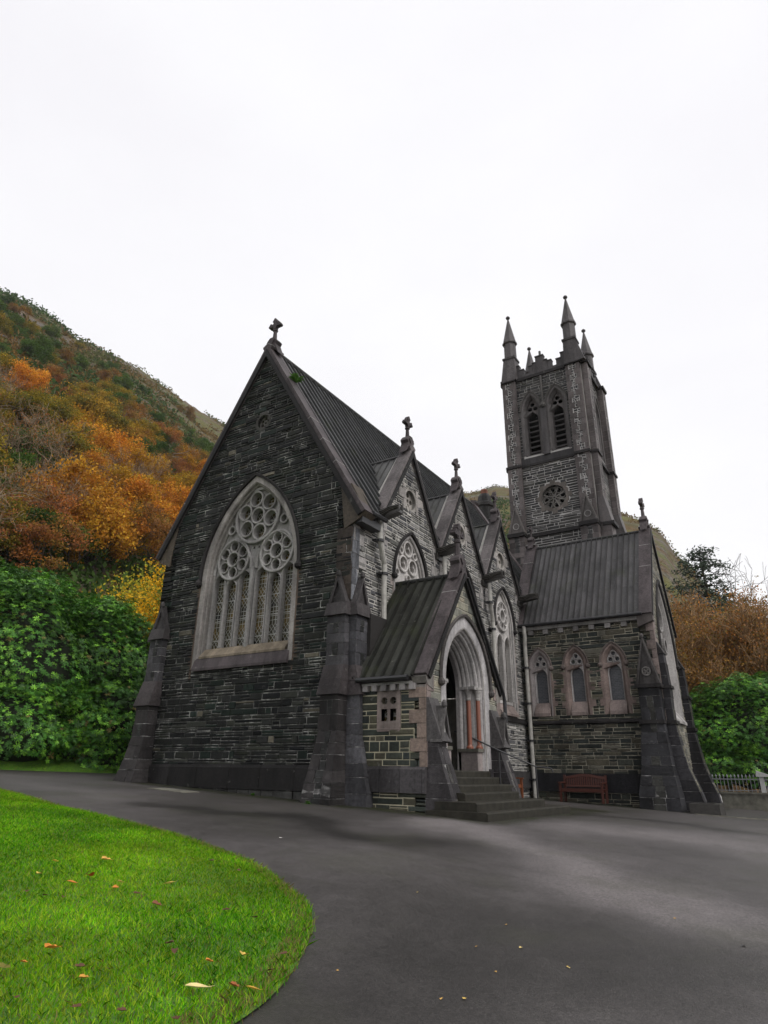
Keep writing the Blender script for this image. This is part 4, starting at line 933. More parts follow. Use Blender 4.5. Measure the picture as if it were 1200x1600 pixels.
# ================================================================== drainpipes
def pipe(pts, r, brk, mat=M_PIPE, rings=None):
    mb = MB(); mb.tube(pts, r, 10); p = mb.build('drainpipe', mat, church)
    for q in brk:
        mb = MB(); q = Vector(q); mb.lathe(q, [(r * 1.45, 0), (r * 1.45, .07)], 10); mb.box((q.x - .16, q.y - .16, q.z + .01), (q.x - .02, q.y + .16, q.z + .06)); mb.build('bracket', M_BLACKIRON, p)
    return p
pipe([(3.95, .95, 7.98), (3.95, .95, 7.35), (3.88, 1.3, 6.75), (3.88, 1.3, 4.2), (3.88, .95, 3.85), (3.9, .75, 3.4), (3.9, .72, 1.0)], .075, [(3.95, .95, 7.3), (3.88, 1.3, 6.45), (3.88, 1.3, 4.9), (3.9, .72, 2.9), (3.9, .72, 1.7)])
pipe([(3.95, 8.37, 7.95), (3.95, 8.37, 7.3), (3.86, 8.75, 6.6), (3.86, 8.75, 1.0)], .07, [(3.95, 8.37, 7.2), (3.86, 8.75, 6.3), (3.86, 8.75, 4.5)])
pipe([(3.95, 4.8, 7.95), (3.95, 4.8, 7.3), (3.86, 5.0, 6.7), (3.86, 5.0, 1.0)], .07, [(3.86, 5.0, 6.3)])
pipe([(3.98, 11.56, 6.95), (3.98, 11.60, 6.5), (3.94, 11.66, 6.2), (3.94, 11.66, .5)], .075, [(3.94, 11.66, 5.3), (3.94, 11.66, 3.95), (3.94, 11.66, 2.6), (3.94, 11.66, 1.25)])
pipe([(-3.9, .5, 7.7), (-3.95, .5, .9)], .075, [(-3.95, .5, 2.0)])

def vnoise(x, y, seed=0):
    def h(i, j): s = np.sin(i * 127.1 + j * 311.7 + seed * 74.7) * 43758.5453; return s - np.floor(s)
    xi, yi = np.floor(x), np.floor(y); fx, fy = x - xi, y - yi; fx = fx * fx * (3 - 2 * fx); fy = fy * fy * (3 - 2 * fy)
    return (h(xi, yi) * (1 - fx) + h(xi + 1, yi) * fx) * (1 - fy) + (h(xi, yi + 1) * (1 - fx) + h(xi + 1, yi + 1) * fx) * fy
def fbm(x, y, o=4, seed=0):
    t = 0; a = .5
    for k in range(o): t = t + a * (vnoise(x, y, seed + k) - .5); x = x * 2.03; y = y * 2.03; a *= .5
    return t
# ================================================================== ground
def sstep(t): t = min(max(t, 0), 1); return t * t * (3 - 2 * t)
def gz(x, y):
    xx = min(max(x, -18), 12)
    return .93 - .05 * xx - .0065 * min(max(y, -14), 20) - .38 * sstep(((x - 4) * .7 - (y + 1) * .7 - 1) / 11)
def asphalt():
    m, t, p = nodes('damp_asphalt'); P = objpos(t)
    at_ = N(t, 'ShaderNodeAttribute', attribute_name='damp_shade'); sp = N(t, 'ShaderNodeSeparateColor'); t.links.new(at_.outputs['Color'], sp.inputs[0])
    fine = noise(t, P, 62, 5, .75); grit = N(t, 'ShaderNodeTexVoronoi', i_Scale=46.0); t.links.new(P, grit.inputs['Vector']); mid = noise(t, P, 2.6, 8, .72); sm = noise(t, P, .7, 5, .6)
    ad = N(t, 'ShaderNodeMath', operation='MULTIPLY_ADD', i_1=.55, i_2=-.275); t.links.new(mid, ad.inputs[0])
    a2 = N(t, 'ShaderNodeMath', operation='ADD', use_clamp=True); t.links.new(sp.outputs[0], a2.inputs[0]); t.links.new(ad.outputs[0], a2.inputs[1])
    c = ramp(t, a2.outputs[0], [(.05, (.135, .122, .121)), (.38, (.075, .068, .067)), (.62, (.045, .041, .039)), (.95, (.020, .0185, .017))])
    c = mix(t, c, ramp(t, fine, [(.28, .58), (.72, 1.45)]), 1.0, 'MULTIPLY')
    c = mix(t, c, ramp(t, grit.outputs['Color'], [(.1, .8), (.9, 1.22)]), 1.0, 'MULTIPLY')
    c = mix(t, c, (.17, .165, .16), mix_fac(t, noise(t, P, 34, 2), .74, .78, .5))
    c = mix(t, c, (.035, .040, .016), mix_fac(t, sm, .50, .72, .30)); foot_shade = N(t, 'ShaderNodeMath', operation='MULTIPLY'); t.links.new(sp.outputs[1], foot_shade.inputs[0]); t.links.new(mix_fac(t, mid, .35, .6, 1.0), foot_shade.inputs[1])
    c = mix(t, c, (.022, .026, .010), foot_shade.outputs[0])  # contact shade painted on the paving beside the walls
    t.links.new(c, p.inputs['Base Color'])
    rr = N(t, 'ShaderNodeMapRange', i_1=0, i_2=1, i_3=.66, i_4=.38); t.links.new(a2.outputs[0], rr.inputs[0]); t.links.new(rr.outputs[0], p.inputs['Roughness'])
    p.inputs['Specular IOR Level'].default_value = .3
    bump(t, p, fine, .8, .01)
    return m
def capsule(x, y, pts, w):
    d = np.full(x.shape, 1e9)
    for (ax, ay), (bx, by) in zip(pts, pts[1:]):
        dx, dy = bx - ax, by - ay; t = np.clip(((x - ax) * dx + (y - ay) * dy) / (dx * dx + dy * dy), 0, 1); d = np.minimum(d, np.hypot(x - ax - t * dx, y - ay - t * dy))
    return np.exp(-(d / w) ** 2)
def damp_shade_map(x, y):
    """where the paving stays wet (1) or has drained (0): the drained crown runs from the steps out past the lawn; contact shade painted along the walls is added"""
    wx = x + fbm(x / 1.7, y / 1.7, 4, 3) * 2.2; wy = y + fbm(x / 1.7, y / 1.7, 4, 13) * 2.2
    v = .55 + fbm(x / 2.6, y / 2.6, 5, 21) * .5
    v = v - .48 * capsule(wx, wy, [(6.9, -1.0), (8.7, -2.6), (9.8, -3.3), (11.1, -4.3), (13, -5.4), (17, -7)], .75) - .42 * capsule(wx, wy, [(9.6, .5), (11.3, 1.6), (14, .5), (18, -2)], 1.6)
    v = v + .42 * capsule(wx, wy, [(2.6, -4.3), (4.7, -3.6), (6.5, -3.9), (7.4, -3.9)], .6) + .25 * capsule(wx, wy, [(10.7, -9.6), (10.4, -7.6), (10.5, -6.6), (11.6, -7.6)], .9) + .35 * capsule(wx, wy, [(8.2, 4.6), (10.2, 5.2), (11.4, 4.4)], .6) - .2 * capsule(wx, wy, [(-6, -3.5), (1, -4.2)], .9)
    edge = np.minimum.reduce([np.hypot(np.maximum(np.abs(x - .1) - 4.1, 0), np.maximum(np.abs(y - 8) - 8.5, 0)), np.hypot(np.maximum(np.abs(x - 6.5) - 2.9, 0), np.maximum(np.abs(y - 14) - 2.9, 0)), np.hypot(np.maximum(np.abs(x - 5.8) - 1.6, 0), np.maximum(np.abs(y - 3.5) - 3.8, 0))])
    foot_shade = np.exp(-(edge / .35) ** 2)  # painted contact shade, fading outwards from the wall foot
    return np.clip(v + .3 * foot_shade, 0, 1), np.clip(foot_shade, 0, 1)
def grid(name, x0, x1, y0, y1, st, dz, mat, keep=None):
    nx, ny = round((x1 - x0) / st), round((y1 - y0) / st); v = []; f = []
    for j in range(ny + 1):
        for i in range(nx + 1):
            x, y = x0 + i * st, y0 + j * st; v.append((x, y, gz(x, y) + dz))
    for j in range(ny):
        for i in range(nx): k = j * (nx + 1) + i; f.append((k, k + 1, k + nx + 2, k + nx + 1))
    me = bpy.data.meshes.new(name); me.from_pydata(v, [], f); me.materials.append(mat); me.polygons.foreach_set('use_smooth', [True] * len(f))
    if name == 'asphalt_yard':
        va = np.array(v); w, foot_shade = damp_shade_map(va[:, 0], va[:, 1]); at_ = me.attributes.new('damp_shade', 'FLOAT_COLOR', 'POINT'); at_.data.foreach_set('color', np.stack([w, foot_shade, w * 0, w * 0 + 1], 1).astype('f').ravel())
    o = bpy.data.objects.new(name, me); COL.objects.link(o); return o
M_ASPH = asphalt()
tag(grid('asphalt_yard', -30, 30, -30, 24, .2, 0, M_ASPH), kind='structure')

# ---- lawn: convex sheet with a mown edge
EDGE = [(-16, -9.0), (-6, -5.2), (-2.2, -5.1), (-.48, -5.57), (1.03, -5.92), (2.76, -6.27), (5.19, -6.37), (7.15, -6.77), (8.33, -7.35), (9.04, -7.86), (9.69, -8.8), (10.1, -9.78), (10.15, -10.9), (9.7, -12.4), (8.3, -14.2), (4, -16), (-16, -17)]
def smooth_loop(p, n=5):
    out = []; m = len(p)
    for k in range(m):
        a, b, c, d = (Vector(p[(k + i) % m]) for i in (-1, 0, 1, 2))
        for j in range(n):
            t = j / n; out.append(.5 * ((2 * b) + (c - a) * t + (2 * a - 5 * b + 4 * c - d) * t * t + (-a + 3 * b - 3 * c + d) * t ** 3))
    return out
LE = smooth_loop(EDGE, 6)
def lawn_mat():
    m, t, p = nodes('lawn_turf'); P = objpos(t)
    c = ramp(t, noise(t, P, 2.2, 5, .65), [(.3, (.045, .12, .006)), (.7, (.09, .2, .01))])
    c = mix(t, c, ramp(t, noise(t, P, 45, 3), [(.3, .5), (.7, 1.4)]), 1.0, 'MULTIPLY')
    t.links.new(c, p.inputs['Base Color']); p.inputs['Roughness'].default_value = .8; bump(t, p, noise(t, P, 70, 3), .8, .02)
    return m
def in_loop(px, py, lp):
    ins = np.zeros(len(px), bool); dist = np.full(len(px), 1e9)
    for k in range(len(lp)):
        a, b = lp[k], lp[(k + 1) % len(lp)]
        cond = (a.y > py) != (b.y > py)
        with np.errstate(divide='ignore', invalid='ignore'): xi = a.x + (py - a.y) * (b.x - a.x) / (b.y - a.y)
        ins ^= cond & (px < xi)
        dx, dy = b.x - a.x, b.y - a.y; L = dx * dx + dy * dy + 1e-12
        t = np.clip(((px - a.x) * dx + (py - a.y) * dy) / L, 0, 1); dist = np.minimum(dist, np.hypot(px - a.x - t * dx, py - a.y - t * dy))
    return ins, dist
def lawn_h(x, y, d):
    return np.array([gz(a, b) for a, b in zip(x, y)]) + .015 + .10 * (1 - np.exp(-d / .35)) + .03 * np.sin(x * 1.3 + 1) * np.sin(y * 1.1) * np.minimum(d, 1)
def make_lawn():
    px, py = [], []
    xs = np.arange(-16, 10.6, .3); ys = np.arange(-17, -4.6, .3); X, Y = np.meshgrid(xs, ys); X = X.ravel(); Y = Y.ravel()
    i, d = in_loop(X, Y, LE); k = i & (d > .12); X, Y = X[k], Y[k]
    pts = [Vector((p.x, p.y)) for p in LE] + [Vector((a, b)) for a, b in zip(X, Y)]; n = len(LE)
    ov, oe, of, *_ = delaunay_2d_cdt(pts, [], [list(range(n))], 1, 1e-5)
    x = np.array([q.x for q in ov]); y = np.array([q.y for q in ov]); i, d = in_loop(x, y, LE); d = np.where(i, d, 0)
    z = lawn_h(x, y, d)
    me = bpy.data.meshes.new('lawn'); me.from_pydata(list(zip(x, y, z)), [], [tuple(f) for f in of]); me.materials.append(lawn_mat())
    me.polygons.foreach_set('use_smooth', [True] * len(me.polygons)); o = bpy.data.objects.new('lawn', me); COL.objects.link(o); return tag(o, kind='structure')
make_lawn()
def fast_mesh(name, verts, nface, per, cols, mat, parent=None, smooth=False):
    """equal-sided faces from a flat vertex array, one colour per face"""
    me = bpy.data.meshes.new(name); nv = len(verts); me.vertices.add(nv); me.vertices.foreach_set('co', verts.astype('f').ravel())
    me.loops.add(nv); me.loops.foreach_set('vertex_index', np.arange(nv, dtype='i')); me.polygons.add(nface)
    me.polygons.foreach_set('loop_start', np.arange(0, nv, per, dtype='i')); me.polygons.foreach_set('loop_total', np.full(nface, per, 'i'))
    a = me.attributes.new('col', 'FLOAT_COLOR', 'FACE'); a.data.foreach_set('color', np.concatenate([cols, np.ones((nface, 1))], 1).astype('f').ravel())
    me.materials.append(mat); me.update(calc_edges=True)
    o = bpy.data.objects.new(name, me); COL.objects.link(o)
    if parent: o.parent = parent
    return o
def leaf_mat(name, rough=.55, trans=.25, rnd=.0, spec=.3):
    m, t, p = nodes(name); a = N(t, 'ShaderNodeAttribute', attribute_name='col').outputs['Color']
    c = a
    if rnd:
        oi = N(t, 'ShaderNodeObjectInfo').outputs['Random']; hs = N(t, 'ShaderNodeHueSaturation')
        mr = N(t, 'ShaderNodeMapRange', i_1=0, i_2=1, i_3=.5 - rnd * .12, i_4=.5 + rnd * .12); t.links.new(oi, mr.inputs[0]); t.links.new(mr.outputs[0], hs.inputs['Hue'])
        mv = N(t, 'ShaderNodeMapRange', i_1=0, i_2=1, i_3=1.25, i_4=.7); t.links.new(oi, mv.inputs[0]); t.links.new(mv.outputs[0], hs.inputs['Value']); t.links.new(a, hs.inputs['Color']); c = hs.outputs[0]
    t.links.new(c, p.inputs['Base Color']); p.inputs['Roughness'].default_value = rough; p.inputs['Specular IOR Level'].default_value = spec
    if trans:
        tr = N(t, 'ShaderNodeBsdfTranslucent'); t.links.new(c, tr.inputs[0]); mx = N(t, 'ShaderNodeMixShader', i_0=trans)
        t.links.new(p.outputs[0], mx.inputs[1]); t.links.new(tr.outputs[0], mx.inputs[2]); t.links.new(mx.outputs[0], t.nodes['Material Output'].inputs[0])
    return m
M_GRASS = leaf_mat('grass_blades', .7, .35, 0, .08); M_RHODO = leaf_mat('rhododendron_leaf', .4, .15, 0, .22); M_TREE = leaf_mat('autumn_foliage', .7, .35, .12, .1); M_FALLEN = leaf_mat('fallen_leaf', .5, .1)
def grass(area, lp, density, hfun, name):
    x0, x1, y0, y1 = area; n = int((x1 - x0) * (y1 - y0) * density); x = nrg.uniform(x0, x1, n); y = nrg.uniform(y0, y1, n); far = (y < -12.3) | (x < -3.5); kp = ~far | (nrg.random(n) < .4); x, y = x[kp], y[kp]; i, d = in_loop(x, y, lp); x, y, d = x[i], y[i], d[i]; n = len(x)
    z = hfun(x, y, d) - .005; pat = .5 + .5 * np.sin(x * 1.7 + np.sin(y * 2.3)) * np.sin(y * 1.9 + np.sin(x * 1.1) * 2)
    fr_ = nrg.random(n) < .5; ox = np.where((d < .10) & fr_, nrg.normal(0, .022, n), 0); oy = np.where((d < .10) & fr_, nrg.normal(0, .022, n), 0); x = x + ox; y = y + oy
    h = nrg.uniform(.016, .042, n) * (.8 + .4 * pat) * np.where(d < .10, 1.5, 1); a = nrg.uniform(0, 2 * np.pi, n); l = nrg.normal(0, .6, (n, 2)) * h[:, None]; w = nrg.uniform(.0018, .0036, n)
    b = np.stack([x, y, z], 1); s = np.stack([np.cos(a) * w, np.sin(a) * w, 0 * w], 1); tip = b + np.stack([l[:, 0], l[:, 1], h], 1); m = b + np.stack([l[:, 0] * .35, l[:, 1] * .35, h * .6], 1)
    V = np.stack([b - s, b + s, m + s * .7, tip, m - s * .7], 1).reshape(-1, 3)
    c0 = np.array([.19, .49, .008]); c1 = np.array([.40, .56, .03]); c2 = np.array([.06, .26, .006]); big = np.clip(.5 + 2.0 * fbm(x / 1.3, y / 1.3, 4, 41), 0, 1)[:, None]; q = nrg.random((n, 1)); q2 = nrg.random((n, 1))
    col = np.where(q < .08 + .32 * big, c1, np.where(q > .95 - .5 * (1 - big), c2, c0)) * (.7 + .6 * q2) * (.72 + .5 * pat[:, None]) * (.85 + .5 * fbm(x / .5, y / .5, 3, 5)[:, None] * 1.6)
    col = np.where(nrg.random((n, 1)) < np.where(d < .18, .38, .05)[:, None], np.array([.24, .19, .07]), col)
    return tag(fast_mesh(name, V, n, 5, col, M_GRASS), 'short bright green mown grass covering the lawn', 'grass', kind='stuff')
grass((-9, 10.4, -16.8, -4.7), LE, 6000, lawn_h, 'lawn_grass')

# ---- fallen leaves on the lawn, each one a thing
def leaf_shape(kind, s):
    if kind == 'long': o = [(-1, 0), (-.6, .28), (-.1, .36), (.4, .24), (.8, .06), (1.25, .02), (1.25, -.02), (.8, -.06), (.4, -.24), (-.1, -.36), (-.6, -.28)]
    else: o = [(-.9, 0), (-.75, .5), (-.25, .62), (.1, .35), (.45, .4), (.6, .08), (1.1, .02), (1.1, -.02), (.6, -.08), (.4, -.45), (.05, -.4), (-.3, -.6), (-.75, -.45)]
    return [(a * s, b * s) for a, b in o]
def fallen(name, x, y, s, rz, kind, col, label, group=None, curl=.5, onlawn=True, zz=None):
    mb = MB(); o = leaf_shape(kind, s); n = len(o)
    def up(a, b): r = (a / s); return abs(b) * curl + .22 * s * r * r * curl
    c = (0, 0, .0)
    for k in range(n):
        a, b = o[k], o[(k + 1) % n]; mb.poly([c, (*a, up(*a)), (*b, up(*b))], jit(col, .18))
    ob = mb.build(name, M_FALLEN)
    if onlawn:
        i, d = in_loop(np.array([x]), np.array([y]), LE); z = float(lawn_h(np.array([x]), np.array([y]), d)[0]) + .045
    else: z = gz(x, y) + .006
    ob.location = (x, y, z); ob.rotation_euler = (rng.uniform(-.25, .25), rng.uniform(-.25, .25), rz); return tag(ob, label, 'leaf', group)
def hit(u, v, zoff=.0):
    z = .5
    d = CR * ((u - 600) / FPX) - CU * ((v - 800) / FPX) + CF
    for _ in range(60):
        k = (z - CAM.z) / d.z; x, y = CAM.x + d.x * k, CAM.y + d.y * k; z = .5 * z + .5 * (gz(x, y) + zoff)
    return x, y
YEL, ORA, RED, BRN = (.62, .42, .10), (.55, .20, .03), (.42, .07, .015), (.11, .05, .025)
for (u, v, s, k, c, rz, lb) in [
    (309, 1541, .075, 'long', (.68, .55, .25), .9, 'large pale yellow leaf with long stalk lying nearest the bottom edge of the lawn'),
    (383, 1490, .055, 'maple', (.66, .45, .10), 1.9, 'curled yellow leaf standing up near the right edge of the lawn'),
    (397, 1529, .05, 'long', (.60, .33, .05), .5, 'orange yellow flat leaf right of the largest pale leaf'),
    (81, 1489, .06, 'maple', (.60, .22, .03), 1.5, 'bright orange folded leaf on the left foreground grass'),
    (3, 1522, .06, 'maple', (.68, .52, .2), 1.2, 'pale yellow leaf cut by the left edge of the picture'),
    (265, 1386, .07, 'long', (.66, .46, .12), .3, 'long curved yellow leaf on the middle of the lawn'),
    (141, 1373, .065, 'maple', RED, 2.2, 'bright red leaf upright on the lawn'),
    (112, 1382, .06, 'long', ORA, .4, 'orange leaf lying left of the bright red leaf'),
    (166, 1349, .06, 'maple', (.60, .34, .07), 1.1, 'yellow orange leaf standing up beyond the bright red leaf'),
    (180, 1391, .045, 'maple', ORA, .2, 'small orange red leaf right of the bright red leaf'),
    (189, 1383, .04, 'maple', (.6, .45, .1), .9, 'small yellow leaf touching the small orange red leaf'),
    (86, 1351, .04, 'maple', (.66, .48, .06), .5, 'small golden leaf on the far left of the lawn'),
    (61, 1369, .04, 'maple', (.62, .46, .1), 1.9, 'small dull yellow leaf left of the orange leaf'),
    (367, 1531, .045, 'maple', (.33, .10, .03), .2, 'small rust red leaf just left of the orange yellow flat leaf'),
    (328, 1505, .035, 'maple', ORA, .9, 'tiny orange leaf above the largest pale leaf'),
    (245, 1418, .05, 'maple', (.2, .07, .03), .8, 'dark red brown leaf below the long curved yellow leaf'),
    (130, 1539, .035, 'maple', (.5, .25, .04), .8, 'small ochre leaf below the bright orange folded leaf'),
    (36, 1513, .03, 'maple', ORA, .3, 'tiny orange leaf at the far left foreground')]:
    fallen('fallen_leaf', *hit(u, v, .13), s, rz, k, c, lb, 'fallen leaves on the lawn', .6)
for (u, v) in [(98, 1403), (120, 1522), (307, 1451), (258, 1482), (272, 1495), (120, 1580), (278, 1580), (20, 1570), (425, 1503), (350, 1425), (353, 1425), (398, 1434), (172, 1525), (188, 1580), (70, 1400), (160, 1337), (327, 1350), (376, 1363), (215, 1400), (442, 1478), (40, 1394)]:
    fallen('fallen_leaf', *hit(u + rng.uniform(-4, 4), v, .13), rng.uniform(.03, .05), rng.uniform(0, 6), 'maple', BRN, 'small withered brown leaf half sunk in the lawn grass', 'withered brown leaves on the lawn', .5)
for (u, v) in [(527, 1518), (791, 1446), (775, 1520), (888, 1513), (726, 1562), (813, 1482), (690, 1562), (1055, 1436), (887, 1512), (745, 1480), (653, 1395)]:
    fallen('fallen_leaf', *hit(u, v), rng.uniform(.012, .022), rng.uniform(0, 6), 'maple', rng.choice([YEL, (.5, .3, .08), (.55, .42, .16)]), 'tiny scrap of yellow leaf lying on the wet asphalt', 'leaf scraps on the asphalt', .4, False)
fallen('fallen_leaf', *hit(1163, 1479), .03, 1.0, 'maple', (.02, .018, .016), 'small black leaf on the pale asphalt at the right', None, .4, False)
fallen('fallen_leaf', *hit(439, 1310), .03, 1.0, 'maple', (.6, .58, .55), 'white scrap of leaf on the dark asphalt beyond the lawn', None, .4, False)

# ---- small paving things
mb = MB(); mb.hexa([(-.9, -1.75, .9), (.3, -1.75, .85), (.3, -1.2, .85), (-.9, -1.2, .9), (-.9, -1.75, gz(-.9, -1.75) + .02), (.3, -1.75, gz(.3, -1.75) + .02), (.3, -1.2, gz(.3, -1.2) + .02), (-.9, -1.2, gz(-.9, -1.2) + .02)], (.2, .2, .18))
tag(mb.build('drain_slab', M_CONC), 'pale concrete drain slab set in the asphalt below the front gable', 'slab')
mb = MB()
kp = [(9.5, 10.2), (10.6, 10.35), (11.6, 10.9), (14, 12.2), (20, 15)]
for a, b in zip(kp, kp[1:]):
    mb.hexa([(*a, gz(*a) - .05), (*b, gz(*b) - .05), (b[0] - .04, b[1] + .1, gz(*b) - .05), (a[0] - .04, a[1] + .1, gz(*a) - .05), (*a, gz(*a) + .025), (*b, gz(*b) + .025), (b[0] - .04, b[1] + .1, gz(*b) + .025), (a[0] - .04, a[1] + .1, gz(*a) + .025)], (.3, .29, .26))
tag(mb.build('kerb', M_CONC), kind='structure')

# ================================================================== steps, rail, benches, trough
st = empty('stone_steps', (6.4, 2, .6), 'dark worn stone steps rising to the porch door', 'steps')
for (x0, x1, y0, y1, z0, z1) in ((5.98, 7.36, -.28, 4.85, .3, .72), (6.1, 7.06, -.12, 3.85, .71, .885), (5.55, 6.56, .40, 3.45, .88, 1.045), (5.5, 6.32, .62, 3.7, 1.04, 1.2), (5.5, 6.08, .65, 3.68, 1.19, 1.36), (5.0, 5.84, .9, 3.6, 1.35, 1.5)):
    mb = MB(); c = .03; y = y0
    while y < y1 - .01:
        l = min(rng.uniform(.9, 1.6), y1 - y); l = y1 - y if y1 - y - l < .4 else l
        a, b = y + .003, y + l - .003
        mb.prism([(x0, z0), (x1, z0), (x1, z1 - c), (x1 - c, z1), (x0, z1)], -b, -a, Fr((0, 0, 0), (1, 0, 0), (0, -1, 0)), (.1, .1, .1)); y += l
    mb.build('step', M_STEP, st)
mb = MB(); rp = [(7.3, 3.92, 1.5), (7.28, 3.92, 1.57), (7.2, 3.92, 1.6), (6.92, 3.82, 1.62), (6.1, 3.38, 2.0), (5.25, 3.05, 2.42), (5.05, 3.0, 2.46)]
hr = empty('handrail', (6.9, 3.8, .72), 'black iron handrail running down beside the porch steps', 'handrail')
mb.tube(rp, .02, 8); mb.build('rail', M_BLACKIRON, hr)
for q, z in (((6.9, 3.82), .72), ((6.1, 3.4), 1.19)):
    mb = MB(); mb.tube([(*q, z), (*q, 1.62 if q[0] > 6.5 else 2.0)], .022, 8); mb.lathe((*q, z), [(.05, 0), (.05, .02)], 8); mb.build('post', M_BLACKIRON, hr)
M_WOOD2 = plain('weathered_bench_wood', (.16, .05, .018), .5, 0, .35, 14, .2)
def bench(loc, rz, label, w=1.5, wood=None):
    b = empty('park_bench', loc, label, 'bench', 'wooden benches against the church walls'); h = w / 2; c = (.1, .05, .03); P = lambda n, mb: _p(n, mb, b)
    def _p(n, mb, par):
        o = mb.build(n, wood or M_WOOD); o.parent = par; return o
    mb = MB()
    for k in range(5): mb.box((-h + .05, -.42 + k * .1, .42), (h - .05, -.34 + k * .1, .445), c)
    mb.box((-h + .04, -.44, .34), (h - .04, -.40, .42), c); mb.box((-h + .04, .02, .34), (h - .04, .05, .42), c); P('seat', mb)
    mb = MB(); ang = .18
    bk = Fr((0, .06, .44), (1, 0, 0), (0, -math.cos(ang), -math.sin(ang) * 0), (0, math.sin(ang), math.cos(ang)))
    top = lambda x: .40 + .085 * math.cos(x / h * math.pi / 2) ** 2
    xs = [-h + .06 + (2 * h - .12) * k / 16 for k in range(17)]
    lp = [(x, top(x)) for x in xs] + [(x, top(x) - .085) for x in reversed(xs)]; mb.prism(lp[::-1], -.02, .025, bk, c); mb.box((-h + .06, .06, -.018), (h - .06, .12, .02), c, 0, bk)
    for k in range(1, 18):
        x = -h + .06 + (2 * h - .12) * k / 18; mb.box((x - .024, .11, -.01), (x + .024, top(x) - .06, .012), c, 0, bk)
    P('backrest', mb)
    for s in (-1, 1):
        x = s * (h - .04); mb = MB(); mb.box((x - .035, -.46, .0), (x + .035, -.39, .62), c); P('leg', mb)
        mb = MB(); mb.hexa([(x - .035, .03, 0), (x + .035, .03, 0), (x + .035, .11, 0), (x - .035, .11, 0), (x - .035, .11, .88), (x + .035, .11, .88), (x + .035, .18, .88), (x - .035, .18, .88)], c); P('leg', mb)
        mb = MB(); mb.prism([(-.5, .61), (-.5, .645), (.1, .66), (.1, .62)], x - .045, x + .045, Fr((0, 0, 0), (0, 1, 0), (1, 0, 0)), c); P('armrest', mb)
    b.rotation_euler = (0, 0, rz); return b
bench((5.95, 11.05, gz(5.95, 11) + .02), 0, 'dark red wooden bench with arched slatted back under the three small windows')
bench((4.2, 7.9, gz(4.3, 7.9) + .04), math.pi / 2, 'orange brown wooden bench half hidden behind the porch buttress', 1.5, M_WOOD2)
mb = MB()
for (a, b) in (((9.3, 10.55), (10.16, 10.75)), ((9.3, 11.55), (10.16, 11.75)), ((9.96, 10.755), (10.157, 11.545)), ((9.3, 10.755), (9.45, 11.545))): mb.box((*a, .1), (*b, .68 + rng.uniform(0, .004)), (.05, .05, .05))
mb.box((9.4, 10.7, .1), (10.0, 11.6, .5), (.02, .02, .02)); tag(mb.build('stone_trough', M_SPOUT), 'low black stone trough at the foot of the corner buttress beside the fence', 'trough')

# ---- railing on low wall at the right
wl = MB(); wl.box((8.0, 17.95, .0), (26, 18.25, .86), (.1, .1, .1)); wl.box((7.98, 17.9, .86), (26, 18.3, .93), (.1, .1, .1))
tag(wl.build('boundary_wall', M_CONC), 'low weathered concrete wall carrying the iron railing', 'wall')
fe = empty('iron_railing', (12, 18.1, .93), 'grey spearheaded iron railing on the low concrete wall', 'railing')
mb = MB(); mb.box((8.0, 18.08, 1.38), (26, 18.12, 1.42)); mb.box((8.0, 18.08, .97), (26, 18.12, 1.0)); mb.build('rail', M_GALV, fe)
def picket():
    mb = MB(); mb.tube([(0, 0, .9), (0, 0, 1.42)], .013, 6); mb.lathe((0, 0, 0), [(.014, 1.42), (.022, 1.44), (.012, 1.46), (.034, 1.50), (.026, 1.53), (.004, 1.59)], 6); return mb
pk = picket().build('picket', M_GALV, fe); x = 8.6; first = True
cnt = 0
while cnt < 95:
    o = pk if cnt == 0 else pk.copy()
    if cnt: COL.objects.link(o)
    o.location = (x, 18.1, 0); x += .135; cnt += 1
mb = MB(); mb.box((10.82, 17.96, .9), (10.98, 18.24, 1.5)); mb.prism([(10.72, 1.5), (11.2, 1.5), (11.2, 1.56), (10.76, 1.72)], -18.3, -17.9, Fr((0, 0, 0), (1, 0, 0), (0, -1, 0)), (.5, .5, .5)); tag(mb.build('fence_post', plain('pale_stone', (.42, .42, .41), .7)), 'pale stone post with sloping cap at the right end of the railing', 'post')

# fern growing on the coping
def fern(loc, s):
    V = []; C = []
    for k in range(60):
        a = rng.uniform(0, 6.28); e = rng.uniform(.2, 1.3); d = Vector((math.cos(a) * math.cos(e), math.sin(a) * math.cos(e), math.sin(e))); w = d.cross(Vector((0, 0, 1))).normalized() * s * .09
        t = s * rng.uniform(.5, 1); p = Vector(loc); m = p + d * t * .6; q = p + d * t + Vector((0, 0, -.25 * t)); V += [p - w * .3, p + w * .3, m + w, m + w * 0, m + w * 0, m - w] if False else [p, m + w, q, m - w]; C.append(jit((.07, .16, .03), .4))
    return fast_mesh('fern', np.array([tuple(v) for v in V]), len(C), 4, np.array(C), M_GRASS)
tag(fern((1.02, .28, 13.1), .42), 'green fern tuft growing behind the coping of the front gable', 'fern')
tag(fern((3.35, -.85, .74), .16), 'small green weed growing where the right front buttress meets the asphalt', 'weed')
tag(fern((1.2, -.3, .86), .12), 'tiny green weed at the foot of the front gable wall', 'weed')

